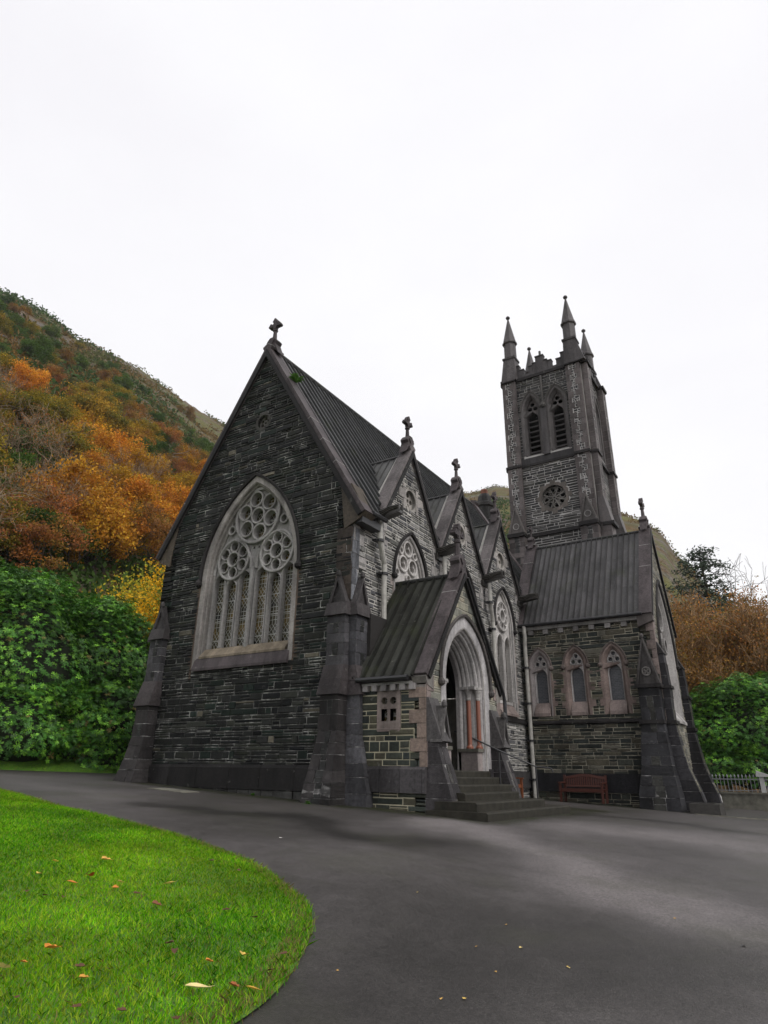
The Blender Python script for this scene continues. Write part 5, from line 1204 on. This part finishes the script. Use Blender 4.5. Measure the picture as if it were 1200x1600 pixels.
# ================================================================== hills
def azel(u, v):
    d = CR * ((u - 600) / FPX) - CU * ((v - 800) / FPX) + CF
    return math.atan2(d.x, d.y), d.z / math.hypot(d.x, d.y)
SIL = [(-700, 560), (-350, 420), (-150, 420), (0, 452), (40, 472), (80, 500), (120, 533), (190, 558), (240, 588), (275, 612), (310, 640), (350, 662), (450, 715), (560, 765), (650, 790), (700, 775), (745, 768), (775, 758), (800, 762), (880, 770), (940, 795), (975, 808), (1000, 815), (1035, 838), (1055, 868), (1085, 895), (1110, 925), (1150, 952), (1200, 985), (1300, 1040), (1500, 1110)]
_az = [azel(*q) for q in SIL]; AZ = np.array([a for a, e in _az]); EL = np.array([e for a, e in _az])
AZF = np.concatenate([[-math.pi, AZ[0] - .9], AZ, [AZ[-1] + .5, math.pi]]); ELF = np.concatenate([[.01, .02], EL, [.015, .01]])
PX2AZ = lambda u: azel(u, 900)[0]
RRA = np.array([-math.pi, PX2AZ(-300), PX2AZ(0), PX2AZ(200), PX2AZ(350), PX2AZ(600), PX2AZ(790), PX2AZ(1000), PX2AZ(1200), math.pi]); RRV = np.array([300, 240, 230, 280, 330, 380, 400, 300, 240, 300.])
R0V = np.array([40, 30, 31, 34, 40, 55, 60, 48, 44, 50.])
def terrain(az, r):
    x = CAM.x + np.sin(az) * r; y = CAM.y + np.cos(az) * r
    E = np.interp(az, AZF, ELF); RR = np.interp(az, RRA, RRV); R0 = np.interp(az, RRA, R0V)
    gx = np.clip(x, -18, 12); dp = np.clip(((x - 4) * .7 - (y + 1) * .7 - 1) / 11, 0, 1)
    g0 = .93 - .05 * gx - .0065 * np.clip(y, -14, 20) - .38 * dp * dp * (3 - 2 * dp) - .16
    t = (r - R0) / (RR - R0); top = E * RR + CAM.z
    z = np.where(t <= 0, g0, np.where(t < 1, g0 + (top - g0) * np.power(np.clip(t, 0, 1), 1.0), np.maximum(top - (r - RR) * .3, g0 - .5)))
    am = np.clip(t, 0, 1) * np.clip(1.25 - t, .25, 1) * np.minimum(1, E * 3)
    return x, y, z + am * (fbm(x / 45, y / 45) * 22 + fbm(x / 11, y / 11, 4, 9) * 7)
def hill_mat():
    m, t, p = nodes('autumn_hillside'); P = objpos(t)
    n1 = noise(t, P, .028, 6, .65); n2 = noise(t, P, .16, 6, .7); n3 = noise(t, P, 1.2, 4, .7)
    c = ramp(t, n1, [(.34, (.045, .055, .018)), (.46, (.09, .065, .022)), (.56, (.12, .065, .025)), (.68, (.085, .085, .025))])
    c = mix(t, c, ramp(t, n2, [(.35, (.06, .035, .02)), (.5, (.11, .07, .025)), (.65, (.05, .06, .02))]), .5)
    ge = N(t, 'ShaderNodeNewGeometry'); sx = N(t, 'ShaderNodeSeparateXYZ'); t.links.new(ge.outputs['True Normal'], sx.inputs[0])
    rk = N(t, 'ShaderNodeMapRange', i_1=.88, i_2=.7, i_3=0, i_4=1); t.links.new(sx.outputs[2], rk.inputs[0])
    rc = ramp(t, n3, [(.35, (.06, .055, .05)), (.7, (.2, .185, .17))])
    ml = N(t, 'ShaderNodeMath', operation='MULTIPLY'); t.links.new(rk.outputs[0], ml.inputs[0]); t.links.new(mix_fac(t, n2, .45, .6, 1.0), ml.inputs[1])
    c = mix(t, c, rc, ml.outputs[0])
    sz = N(t, 'ShaderNodeSeparateXYZ'); t.links.new(P, sz.inputs[0]); hi = N(t, 'ShaderNodeMapRange', i_1=30, i_2=75, i_3=0, i_4=1); t.links.new(sz.outputs[2], hi.inputs[0])
    mp = N(t, 'ShaderNodeMapping'); mp.inputs['Scale'].default_value = (.05, .05, .16); mp.inputs['Rotation'].default_value = (.5, .3, 0); t.links.new(P, mp.inputs[0]); n5 = noise(t, mp.outputs[0], 1.0, 8, .72)
    m5 = N(t, 'ShaderNodeMath', operation='MULTIPLY'); t.links.new(hi.outputs[0], m5.inputs[0]); t.links.new(mix_fac(t, n5, .50, .60, .8), m5.inputs[1]); c = mix(t, c, rc, m5.outputs[0])
    c = mix(t, c, (.10, .11, .03), mix_fac(t, noise(t, P, .06, 5, .6), .5, .62, .75))
    c = mix(t, c, ramp(t, n3, [(.3, .45), (.7, 1.5)]), 1.0, 'MULTIPLY'); t.links.new(c, p.inputs['Base Color']); p.inputs['Roughness'].default_value = .95; p.inputs['Specular IOR Level'].default_value = .1
    bump(t, p, n3, .8, .8)
    return m
def make_hills():
    na = 720; a0, a1 = -math.pi, math.pi; rs = np.concatenate([np.linspace(3, 60, 40), np.geomspace(62, 520, 110), np.geomspace(540, 900, 5)])
    fine = np.linspace(AZ[0], AZ[-1], 460); coarse = np.linspace(AZ[-1], AZ[0] + 2 * math.pi, 60)[1:-1]; az = np.concatenate([fine, coarse])
    A, R = np.meshgrid(az, rs); Aw = (A + math.pi) % (2 * math.pi) - math.pi
    x, y, z = terrain(Aw.ravel(), R.ravel()); n, m = len(az), len(rs)
    f = [(j * n + i, j * n + (i + 1) % n, (j + 1) * n + (i + 1) % n, (j + 1) * n + i) for j in range(m - 1) for i in range(n)]
    f = [q[::-1] for q in f]
    f.append(tuple(range(n)))
    me = bpy.data.meshes.new('hillside'); me.from_pydata(list(zip(x, y, z)), [], f); me.materials.append(hill_mat()); me.polygons.foreach_set('use_smooth', [True] * len(f))
    o = bpy.data.objects.new('hillside', me); COL.objects.link(o); tag(o, kind='structure')
make_hills()
def on_hill(u, v):
    """where the sight line through a picture point meets the slope"""
    az, el = azel(u, v); r = np.linspace(25, 420, 800); x, y, z = terrain(np.full(800, az), r); k = np.argmax(z > CAM.z + el * r)
    if not (z > CAM.z + el * r).any(): return None
    return float(x[k]), float(y[k]), float(z[k]), float(r[k])

# ================================================================== trees
def branches(rg, H, depth, spread, gnarl, r0, nb=3, up=.35):
    """recursive limbs; returns list of (points, radii) and tips"""
    segs, tips = [], []
    def grow(p, d, L, r, lev):
        pts = [p]; n = 4
        for k in range(n):
            d = (d + Vector((rg.gauss(0, gnarl), rg.gauss(0, gnarl), rg.gauss(0, gnarl) + up * .12))).normalized(); p = p + d * L / n; pts.append(p)
        segs.append((pts, [r * (1 - .45 * k / n) for k in range(n + 1)], lev))
        if lev == 0: tips.append((p, d)); return
        for k in range(nb + (1 if rg.random() < .4 else 0)):
            q = pts[rg.choice((2, 3, 4, 4))]; a = d.orthogonal().normalized(); a.rotate(Matrix.Rotation(rg.uniform(0, 6.28), 3, d)); nd = (d * (1 - spread * .5) + a * spread * rg.uniform(.6, 1.2) + Vector((0, 0, up * .5))).normalized()
            grow(q, nd, L * rg.uniform(.6, .82), r * .52, lev - 1)
    grow(Vector((0, 0, -.3)), Vector((rg.gauss(0, .08), rg.gauss(0, .08), 1)).normalized(), H, r0, depth)
    return segs, tips
def limb_mesh(segs, col, minlev=0, rmin=.013):
    mb = MB()
    for pts, rr, lev in segs:
        if lev < minlev: continue
        mb.tube(pts, [max(q, rmin) for q in rr], 6 if lev > 2 else (4 if lev > 1 else 3), jit(col, .2))
    return mb
def leaf_quads(pts, size, cols, flat=.0, asp=.6):
    n = len(pts); nm = nrg.normal(size=(n, 3)); nm[:, 2] += flat; nm /= np.linalg.norm(nm, axis=1)[:, None]
    a = np.cross(nm, nrg.normal(size=(n, 3))); a /= np.linalg.norm(a, axis=1)[:, None]; b = np.cross(nm, a); s = (size * nrg.uniform(.6, 1.3, n))[:, None]
    V = np.stack([pts - a * s, pts + b * s * asp, pts + a * s, pts - b * s * asp], 1).reshape(-1, 3)
    return V
M_BARK = stone_mat('tree_bark', .8, .6, .6, 1.3, .2); M_BARKPALE = stone_mat('pale_bark', .8, .4, .7, 1.3, .2)
def tree_proto(name, seed, H, cols, nleaf, lsize, per=1, bare=0.0, bark=(.06, .05, .04), spread=.75, clump=.55, depth=4, up=.25, gnarl=.16):
    rg = random.Random(seed); segs, tips = branches(rg, H * .36, depth, spread, gnarl, H * .022, 3, up)
    root = bpy.data.objects.new(name, None); COL.objects.link(root)
    t = limb_mesh(segs, bark).build('trunk', M_BARKPALE if sum(bark) > .3 else M_BARK); t.parent = root
    T = np.array([tuple(p) for p, d in tips]); zmx = T[:, 2].max(); zmn = T[:, 2].min()
    if nleaf:
        keep = nrg.random(len(T)) > bare; T = T[keep]
        k = nrg.integers(0, len(T), nleaf); pts = T[k] + nrg.normal(size=(nleaf, 3)) * clump * np.array([1, 1, .7])
        cc = np.array(cols); ci = nrg.integers(0, len(cc), len(T))[k]; col = cc[ci] * nrg.uniform(.65, 1.35, (nleaf, 1))
        c = fast_mesh('crown', leaf_quads(pts, lsize, None), nleaf, 4, col, M_TREE, root)
    return root
def place(proto, loc, s, rz, label, cat='tree', group=None, first=None):
    kids = list(proto.children)
    if proto.get('used'):
        r = proto.copy(); COL.objects.link(r)
        for k in ('label', 'category', 'group'):
            if k in r: del r[k]
        for c in kids: d = c.copy(); COL.objects.link(d); d.parent = r
    else: r = proto
    proto['used'] = 1
    r.location = loc; r.scale = (s, s, s * rng.uniform(.92, 1.1)); r.rotation_euler = (0, 0, rz); tag(r, label, cat, group); return r
ORC = [(.52, .26, .025), (.46, .20, .02), (.58, .33, .03), (.36, .16, .02)]; RUC = [(.30, .13, .035), (.36, .16, .03), (.22, .10, .035), (.26, .16, .03)]
OLC = [(.30, .21, .025), (.20, .18, .03), (.38, .25, .025), (.15, .15, .03)]; GRC = [(.06, .12, .02), (.085, .15, .025), (.05, .09, .02)]; YEC = [(.70, .44, .02), (.78, .52, .03), (.6, .4, .02)]
P_OR = [tree_proto('orange_tree', 11 + k, 9, ORC, 9500, .13, clump=.42) for k in range(2)]
P_RU = [tree_proto('russet_tree', 21 + k, 9, RUC, 7000, .12, bare=.3, clump=.4, bark=(.14, .12, .10)) for k in range(2)]
P_OL = [tree_proto('olive_tree', 31 + k, 9, OLC, 9000, .13, bare=.1, clump=.42) for k in range(2)]
P_GR = [tree_proto('green_tree', 41 + k, 8, GRC, 9500, .13, clump=.45) for k in range(2)]
P_BA = [tree_proto('bare_tree', 51 + k, 10, RUC, 900, .08, bare=.5, bark=(.24, .18, .12), depth=5, clump=.3, gnarl=.2) for k in range(2)]
LBL = {'or': ('orange leaved tree among the woodland on the hillside', P_OR, 'orange trees on the hillside'), 'ru': ('russet brown thinning tree among the woodland on the hillside', P_RU, 'russet trees on the hillside'),
       'ol': ('olive gold leaved tree among the woodland on the hillside', P_OL, 'olive trees on the hillside'), 'gr': ('dark green leafy tree among the autumn woodland on the hillside', P_GR, 'green trees on the hillside'), 'ba': ('leafless pale branched tree among the hillside woodland', P_BA, 'bare trees on the hillside')}
def htree(u, v, kind, s, label=None, sink=1.0):
    q = on_hill(u, v)
    if not q: return
    l, pr, g = LBL[kind]; return place(rng.choice(pr), (q[0], q[1], q[2] - sink), s, rng.uniform(0, 6.28), label or l, 'tree', g)
# crowns that stand out, then the wood between them
for (u, v, k, s) in [(130, 735, 'or', 1.05), (165, 770, 'or', 1.1), (205, 790, 'or', 1.0), (175, 830, 'or', 1.0), (235, 800, 'or', .9), (240, 850, 'or', .85), (120, 690, 'ol', 1.1), (150, 700, 'ol', 1.0), (205, 715, 'or', .9), (250, 740, 'ru', .9), (285, 740, 'or', .8), (225, 700, 'ru', 1.0), (270, 700, 'ba', .9), (255, 715, 'ba', .9), (310, 760, 'or', .8),
                     (20, 745, 'ba', 1.0), (45, 760, 'ba', 1.05), (5, 800, 'ba', 1.0), (70, 800, 'ba', .9), (90, 830, 'ba', .9), (30, 850, 'ba', .9), (60, 870, 'ru', .9), (110, 860, 'ru', .9), (95, 790, 'gr', .8), (70, 740, 'ol', .9), (15, 880, 'gr', .8), (140, 870, 'ru', .9), (100, 895, 'gr', .7), (50, 910, 'ru', .8), (10, 690, 'ol', 1.0), (45, 680, 'ol', .9), (25, 640, 'or', .9), (5, 610, 'ol', .9)]:
    htree(u, v, k, s * .9)
grow_n = 0
for _ in range(1200):
    u, v = rng.uniform(-260, 420), rng.uniform(560, 905)
    top = 560 + max(0, u) * .42
    if v < top + 20: continue
    q = on_hill(u, v)
    if not q: continue
    r = q[3]
    if rng.random() > (75 / max(r, 40)) ** 1.2 * .55: pass
    if u > 60 and u < 260 and v > 820 and rng.random() < .5: k = 'or'
    elif v - top < 90: k = rng.choice(('gr', 'gr', 'ol', 'ru', 'ru'))
    elif u < 90: k = rng.choice(('ol', 'ba', 'ru', 'gr', 'ol', 'ba'))
    else: k = rng.choice(('or', 'or', 'ru', 'ol', 'ru', 'ba'))
    htree(u, v, k, rng.uniform(.55, .95) * (.85 if v - top < 90 else 1)); grow_n += 1
    if grow_n > 135: break

for _ in range(70):
    u = rng.uniform(-120, 370); v = 452 + max(0, u) * .60 + rng.uniform(22, 120) + (0 if u > 0 else -u * .1)
    htree(u, v, rng.choice(('gr', 'gr', 'ru', 'ru', 'ol', 'gr')), rng.uniform(.5, .85), None, 1.4)

def at(u, v, d):
    az, el = azel(u, v); return Vector((CAM.x + math.sin(az) * d, CAM.y + math.cos(az) * d, CAM.z + el * d))
# yellow tree by the corner of the church
rgb = tree_proto('yellow_tree', 77, 8, YEC + [(.55, .42, .03), (.30, .30, .03), (.12, .18, .025), (.2, .24, .03)], 17000, .062, clump=.42)
q = at(205, 1190, 33); place(rgb, (q.x, q.y, 1.2), 1.36, 1.0, 'golden yellow leaved tree behind the left corner of the church')
q = at(215, 1190, 30); place(tree_proto('shrub_tree', 78, 5, [(.07, .12, .02), (.16, .17, .02), (.10, .13, .02), (.45, .28, .02)], 5000, .09, clump=.45), (q.x, q.y, 1.3), 1.0, 2.0, 'green and yellow shrubby tree tucked between the bush and the church corner')
# right hand side
P_TW = [tree_proto('twiggy_tree', 61 + k, 9, [(.36, .17, .04), (.28, .13, .035), (.42, .22, .05), (.2, .15, .04)], 5200, .055, bare=.2, bark=(.30, .19, .10), depth=6, clump=.35, gnarl=.17, up=.5, spread=.6) for k in range(2)]
for k, (u, d, s) in enumerate([(1070, 40, .85), (1095, 42, 1.0), (1120, 43, 1.05), (1150, 44, 1.05), (1175, 42, 1.0), (1200, 44, .95), (1230, 43, .95), (1050, 46, .9), (1135, 39, .85), (1270, 44, .9), (1085, 48, 1.1), (1165, 49, 1.1), (1060, 38, .6)]):
    q = at(u, 1180, d); x, y, z = terrain(np.array([azel(u, 1180)[0]]), np.array([d])); place(P_TW[k % 2], (q.x, q.y, float(z[0]) - .2), s * 1.22, rng.uniform(0, 6), 'twiggy orange brown half bare tree behind the green bush at the right', 'tree', 'twiggy trees right of the church')
q = at(1195, 1100, 58); place(tree_proto('bare_tree', 91, 15, RUC, 0, .1, bark=(.12, .105, .1), depth=5, gnarl=.17), (q.x, q.y, 1.5), 1.0, 0, 'tall leafless tree against the sky at the right edge')
def conifer(loc, H, seed):
    rg = random.Random(seed); root = bpy.data.objects.new('conifer', None); COL.objects.link(root); mb = MB(); mb.tube([(0, 0, -1), (.1, 0, H * .5), (0, 0, H * .98)], [.3, .18, .04], 7, (.05, .04, .035)); V = []; 
    z = H * .25; P = []
    while z < H:
        R = 6.6 * (1 - (z / H) ** 2.2) + .8; nb = rg.choice((5, 6, 7)); a0 = rg.uniform(0, 6)
        for k in range(nb):
            a = a0 + 6.283 * k / nb + rg.uniform(-.3, .3); L = R * rg.uniform(.55, 1.15); pts = [Vector((0, 0, z))]
            for j in range(1, 5): t = j / 4; pts.append(Vector((math.cos(a) * L * t, math.sin(a) * L * t, z + .12 * L * math.sin(t * 2.2) - .10 * L * t * t)))
            mb.tube(pts, [.06 * (1 - .8 * j / 4) for j in range(5)], 4, (.05, .04, .035))
            for _ in range(int(35 + 60 * L / 4)):
                t = rg.uniform(.2, 1.05); i = min(3, int(t * 4)); p = pts[i].lerp(pts[i + 1], min(1, t * 4 - i)); w = .55 * (1.15 - t) + .15; P.append((p.x + rg.gauss(0, w), p.y + rg.gauss(0, w), p.z + rg.gauss(.02, .09)))
        z += rg.uniform(.55, 1.0)
    o = mb.build('trunk', M_BARK); o.parent = root; P = np.array(P); n = len(P); c = np.array([.045, .065, .045]) * nrg.uniform(.6, 1.6, (n, 1)); fast_mesh('crown', leaf_quads(P, .2, None, 2.2, .35), n, 4, c, M_TREE, root)
    root.location = loc; return tag(root, 'dark tiered conifer standing above the woodland right of the church', 'tree')
q = at(1135, 1100, 62); conifer((q.x, q.y, 3.0), 17.5, 5)

# ---- rhododendrons
def rhodo(name, lumps, n, label, leafL=.085):
    L = np.array(lumps, float); w = (L[:, 3] * L[:, 4] + L[:, 3] * L[:, 5]); k = nrg.choice(len(L), n, p=w / w.sum())
    d = nrg.normal(size=(n, 3)); d /= np.linalg.norm(d, axis=1)[:, None]; d[:, 2] = np.where(d[:, 2] < -.55, -d[:, 2], d[:, 2]); rs = 1 - np.abs(nrg.normal(0, .11, n)); bumpy = 1 + .10 * np.sin(d[:, 0] * 7 + k) * np.sin(d[:, 1] * 6 + k * 2) + .08 * np.sin(d[:, 2] * 9 + k)
    P = L[k, :3] + d * L[k, 3:6] * (rs * bumpy)[:, None]
    ok = np.ones(n, bool)
    for j in range(len(L)):
        q = (((P - L[j, :3]) / (L[j, 3:6] * .74)) ** 2).sum(1); ok &= (q > 1) | (k == j)
    g = np.array([gz(a, b) for a, b in P[:, :2]]); ok &= P[:, 2] > g + .05
    P, d = P[ok], d[ok]; n = len(P)
    ax = d * .75 + np.array([0, 0, .55]) + nrg.normal(0, .22, (n, 3)); ax /= np.linalg.norm(ax, axis=1)[:, None]; t1 = np.cross(ax, nrg.normal(size=(n, 3))); t1 /= np.linalg.norm(t1, axis=1)[:, None]; t2 = np.cross(ax, t1)
    V = []; C = []; base = np.where(nrg.random((n, 1)) < .30, np.array([.13, .30, .028]), np.where(nrg.random((n, 1)) < .025, np.array([.2, .16, .05]), np.array([.042, .125, .018]))) * nrg.uniform(.5, 1.5, (n, 1)) * (.75 + .8 * np.clip(.5 + 2.2 * fbm(P[:, 0] / .9 + P[:, 1] / .7, P[:, 2] / .6, 3, 8), 0, 1))[:, None]; sz = leafL * nrg.uniform(.55, 1.7, (n, 1)); nl = 8
    for j in range(nl):
        a = 2 * math.pi * j / nl + nrg.uniform(-.3, .3, (n, 1)); o = t1 * np.cos(a) + t2 * np.sin(a); tilt = nrg.uniform(-.25, .45, (n, 1)); dr = o + ax * tilt; sd = np.cross(ax, o) * sz * .155; m = P + dr * sz * .55; tp = P + dr * sz - ax * sz * .12
        V.append(np.stack([P, m + sd, tp, m - sd], 1)); C.append(base * nrg.uniform(.8, 1.25, (n, 1)))
    V = np.concatenate(V).reshape(-1, 3); C = np.concatenate(C)
    root = bpy.data.objects.new(name, None); COL.objects.link(root); root.location = (L[0, 0], L[0, 1], 0); tag(root, label, 'bush'); off = np.array([L[0, 0], L[0, 1], 0])
    fast_mesh('foliage', V - off, len(C), 4, C, M_RHODO, root)
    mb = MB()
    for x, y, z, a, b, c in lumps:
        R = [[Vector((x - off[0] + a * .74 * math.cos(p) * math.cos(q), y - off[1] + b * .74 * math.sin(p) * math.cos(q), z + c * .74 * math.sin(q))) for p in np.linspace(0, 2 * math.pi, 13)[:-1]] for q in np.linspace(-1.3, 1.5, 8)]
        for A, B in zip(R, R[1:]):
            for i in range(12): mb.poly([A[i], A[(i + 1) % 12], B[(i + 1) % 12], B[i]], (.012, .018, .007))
    o = mb.build('shade_core', plain('bush_core_shade', (.012, .018, .007), .9)); o.parent = root  # solid cores seen through leaf gaps, the bush's inner shade as dark colour
    return root
def lumps_at(specs):
    out = []
    for (u, v, d, rx, rz_) in specs:
        q = at(u, v, d); out.append((q.x, q.y, q.z, rx, rx, rz_))
    return out
rhodo('rhododendron_bush', lumps_at([(15, 1060, 27, 2.9, 3.6), (-60, 1040, 28, 3.2, 4.0), (50, 985, 28, 1.7, 2.1), (20, 1140, 26, 2.2, 1.9), (60, 1130, 26.5, 1.9, 1.8), (-120, 1100, 27, 3.0, 3.0), (25, 950, 28.5, 1.5, 1.5)]), 38000, 'tall dark green rhododendron bush at the left edge of the picture')
rhodo('rhododendron_bush', lumps_at([(140, 1070, 28, 2.2, 3.3), (120, 1000, 28.5, 1.5, 1.7), (185, 1040, 28.5, 1.6, 2.2), (170, 1130, 27, 2.0, 1.8), (110, 1140, 26.5, 1.6, 1.6), (215, 1100, 29, 1.5, 2.4), (205, 1165, 27.6, 1.5, 1.5), (150, 1172, 26.8, 1.7, 1.3), (185, 1180, 27.2, 1.3, 1.0), (160, 975, 29, 1.2, 1.2)]), 34000, 'rounded green rhododendron bush beside the left corner of the church')
rhodo('rhododendron_bush', lumps_at([(1130, 1160, 35, 2.0, 2.4), (1095, 1165, 35, 1.5, 2.0), (1180, 1150, 35, 2.2, 2.9), (1220, 1150, 35.5, 2.4, 3.0), (1155, 1120, 36, 1.7, 1.5), (1275, 1150, 36, 2.6, 2.9), (1120, 1200, 34.3, 1.6, 1.0), (1180, 1205, 34.3, 1.8, 1.0), (1070, 1190, 35.5, 1.4, 1.2)]), 32000, 'broad green rhododendron bush behind the iron railing')
# verge of grass below the left bushes
vl = [at(u, v, d).xy for u, v, d in ((-200, 1195, 23.5), (0, 1195, 24.2), (100, 1196, 24.7), (190, 1199, 25.3), (215, 1199, 28), (100, 1190, 30), (-200, 1190, 30))]
vz = lambda x, y, d: np.array([gz(a, b) for a, b in zip(x, y)]) + .02 + .42 * np.minimum(1, d / 1.3)
VL = [Vector((p.x, p.y)) for p in vl]
def make_verge():
    X, Y = np.meshgrid(np.arange(min(p.x for p in VL), max(p.x for p in VL), .4), np.arange(min(p.y for p in VL), max(p.y for p in VL), .4)); X = X.ravel(); Y = Y.ravel(); i, d = in_loop(X, Y, VL); k = i & (d > .15); pts = VL + [Vector((p, q)) for p, q in zip(X[k], Y[k])]
    ov, oe, of, *_ = delaunay_2d_cdt(pts, [], [list(range(len(VL)))], 1, 1e-5); x = np.array([q.x for q in ov]); y = np.array([q.y for q in ov]); i, d = in_loop(x, y, VL); z = vz(x, y, np.where(i, d, 0)); z = np.where(i & (d > .05), z, z - .12)
    me = bpy.data.meshes.new('grass_verge'); me.from_pydata(list(zip(x, y, z)), [], [tuple(f) for f in of]); me.materials.append(lawn_mat()); o = bpy.data.objects.new('grass_verge', me); COL.objects.link(o); tag(o, kind='structure')
make_verge()
vo = grass((min(p.x for p in VL), max(p.x for p in VL), min(p.y for p in VL), max(p.y for p in VL)), VL, 900, vz, 'verge_grass'); vo['label'] = 'green mown grass on the low verge below the left bushes'

# ---- scrub between the trees
def scrub():
    n = 26000; u = nrg.uniform(-300, 460, n); az = np.array([azel(a, 800)[0] for a in u]); r = nrg.uniform(32, 150, n); x, y, z = terrain(az, r)
    m = 3; P = np.repeat(np.stack([x, y, z], 1), m, 0) + nrg.normal(size=(n * m, 3)) * np.array([.5, .5, .35]) + np.array([0, 0, .35])
    f = np.repeat(fbm(x / 9, y / 9, 3, 4), m)[:, None]; q = nrg.random((n * m, 1))
    c = np.where(f < -.06, np.array([.06, .11, .025]), np.where(f < .05, np.array([.2, .12, .04]), np.array([.28, .15, .03]))) * (.6 + .8 * q)
    n2 = 40000; u = nrg.uniform(-300, 1350, n2); az = np.array([azel(a, 700)[0] for a in u]); r = nrg.uniform(95, 400, n2); x, y, z = terrain(az, r)
    f2 = fbm(x / 28, y / 28, 3, 31); ok = f2 > -.05; x, y, z, f2 = x[ok], y[ok], z[ok], f2[ok]; n2 = len(x)
    P2 = np.repeat(np.stack([x, y, z], 1), 4, 0) + nrg.normal(size=(n2 * 4, 3)) * np.array([1, 1, .5]) * .8 + np.array([0, 0, .4]); g2 = np.repeat(f2, 4)[:, None]; q2 = nrg.random((n2 * 4, 1))
    c2 = np.where(g2 > .06, np.array([.07, .12, .03]), np.where(g2 > 0, np.array([.13, .13, .04]), np.array([.2, .12, .04]))) * (.6 + .8 * q2)
    fast_mesh('upper_slope_scrub', leaf_quads(P2, .55, None, .5), n2 * 4, 4, c2, M_TREE)
    tag(bpy.data.objects['upper_slope_scrub'], 'green and brown bushes scattered over the upper hillside', 'scrub', kind='stuff')
    return tag(fast_mesh('hillside_scrub', leaf_quads(P, .26, None, .5), n * m, 4, c, M_TREE), 'mixed brown and green scrub covering the lower hillside', 'scrub', kind='stuff')
scrub()

# ================================================================== haze
def haze():
    m = bpy.data.materials.new('thin_mist'); m.use_nodes = True; t = m.node_tree
    for n in list(t.nodes):
        if n.type != 'OUTPUT_MATERIAL': t.nodes.remove(n)
    v = t.nodes.new('ShaderNodeVolumePrincipled'); v.inputs['Color'].default_value = (.96, .96, .98, 1); v.inputs['Density'].default_value = .00018; v.inputs['Anisotropy'].default_value = .2
    t.links.new(v.outputs[0], t.nodes['Material Output'].inputs['Volume'])
    mb = MB(); mb.box((-920, -920, -3), (940, 920, 270)); o = mb.build('haze', m); tag(o, 'thin pale mist hanging over the hillside', 'mist', kind='stuff')
haze()
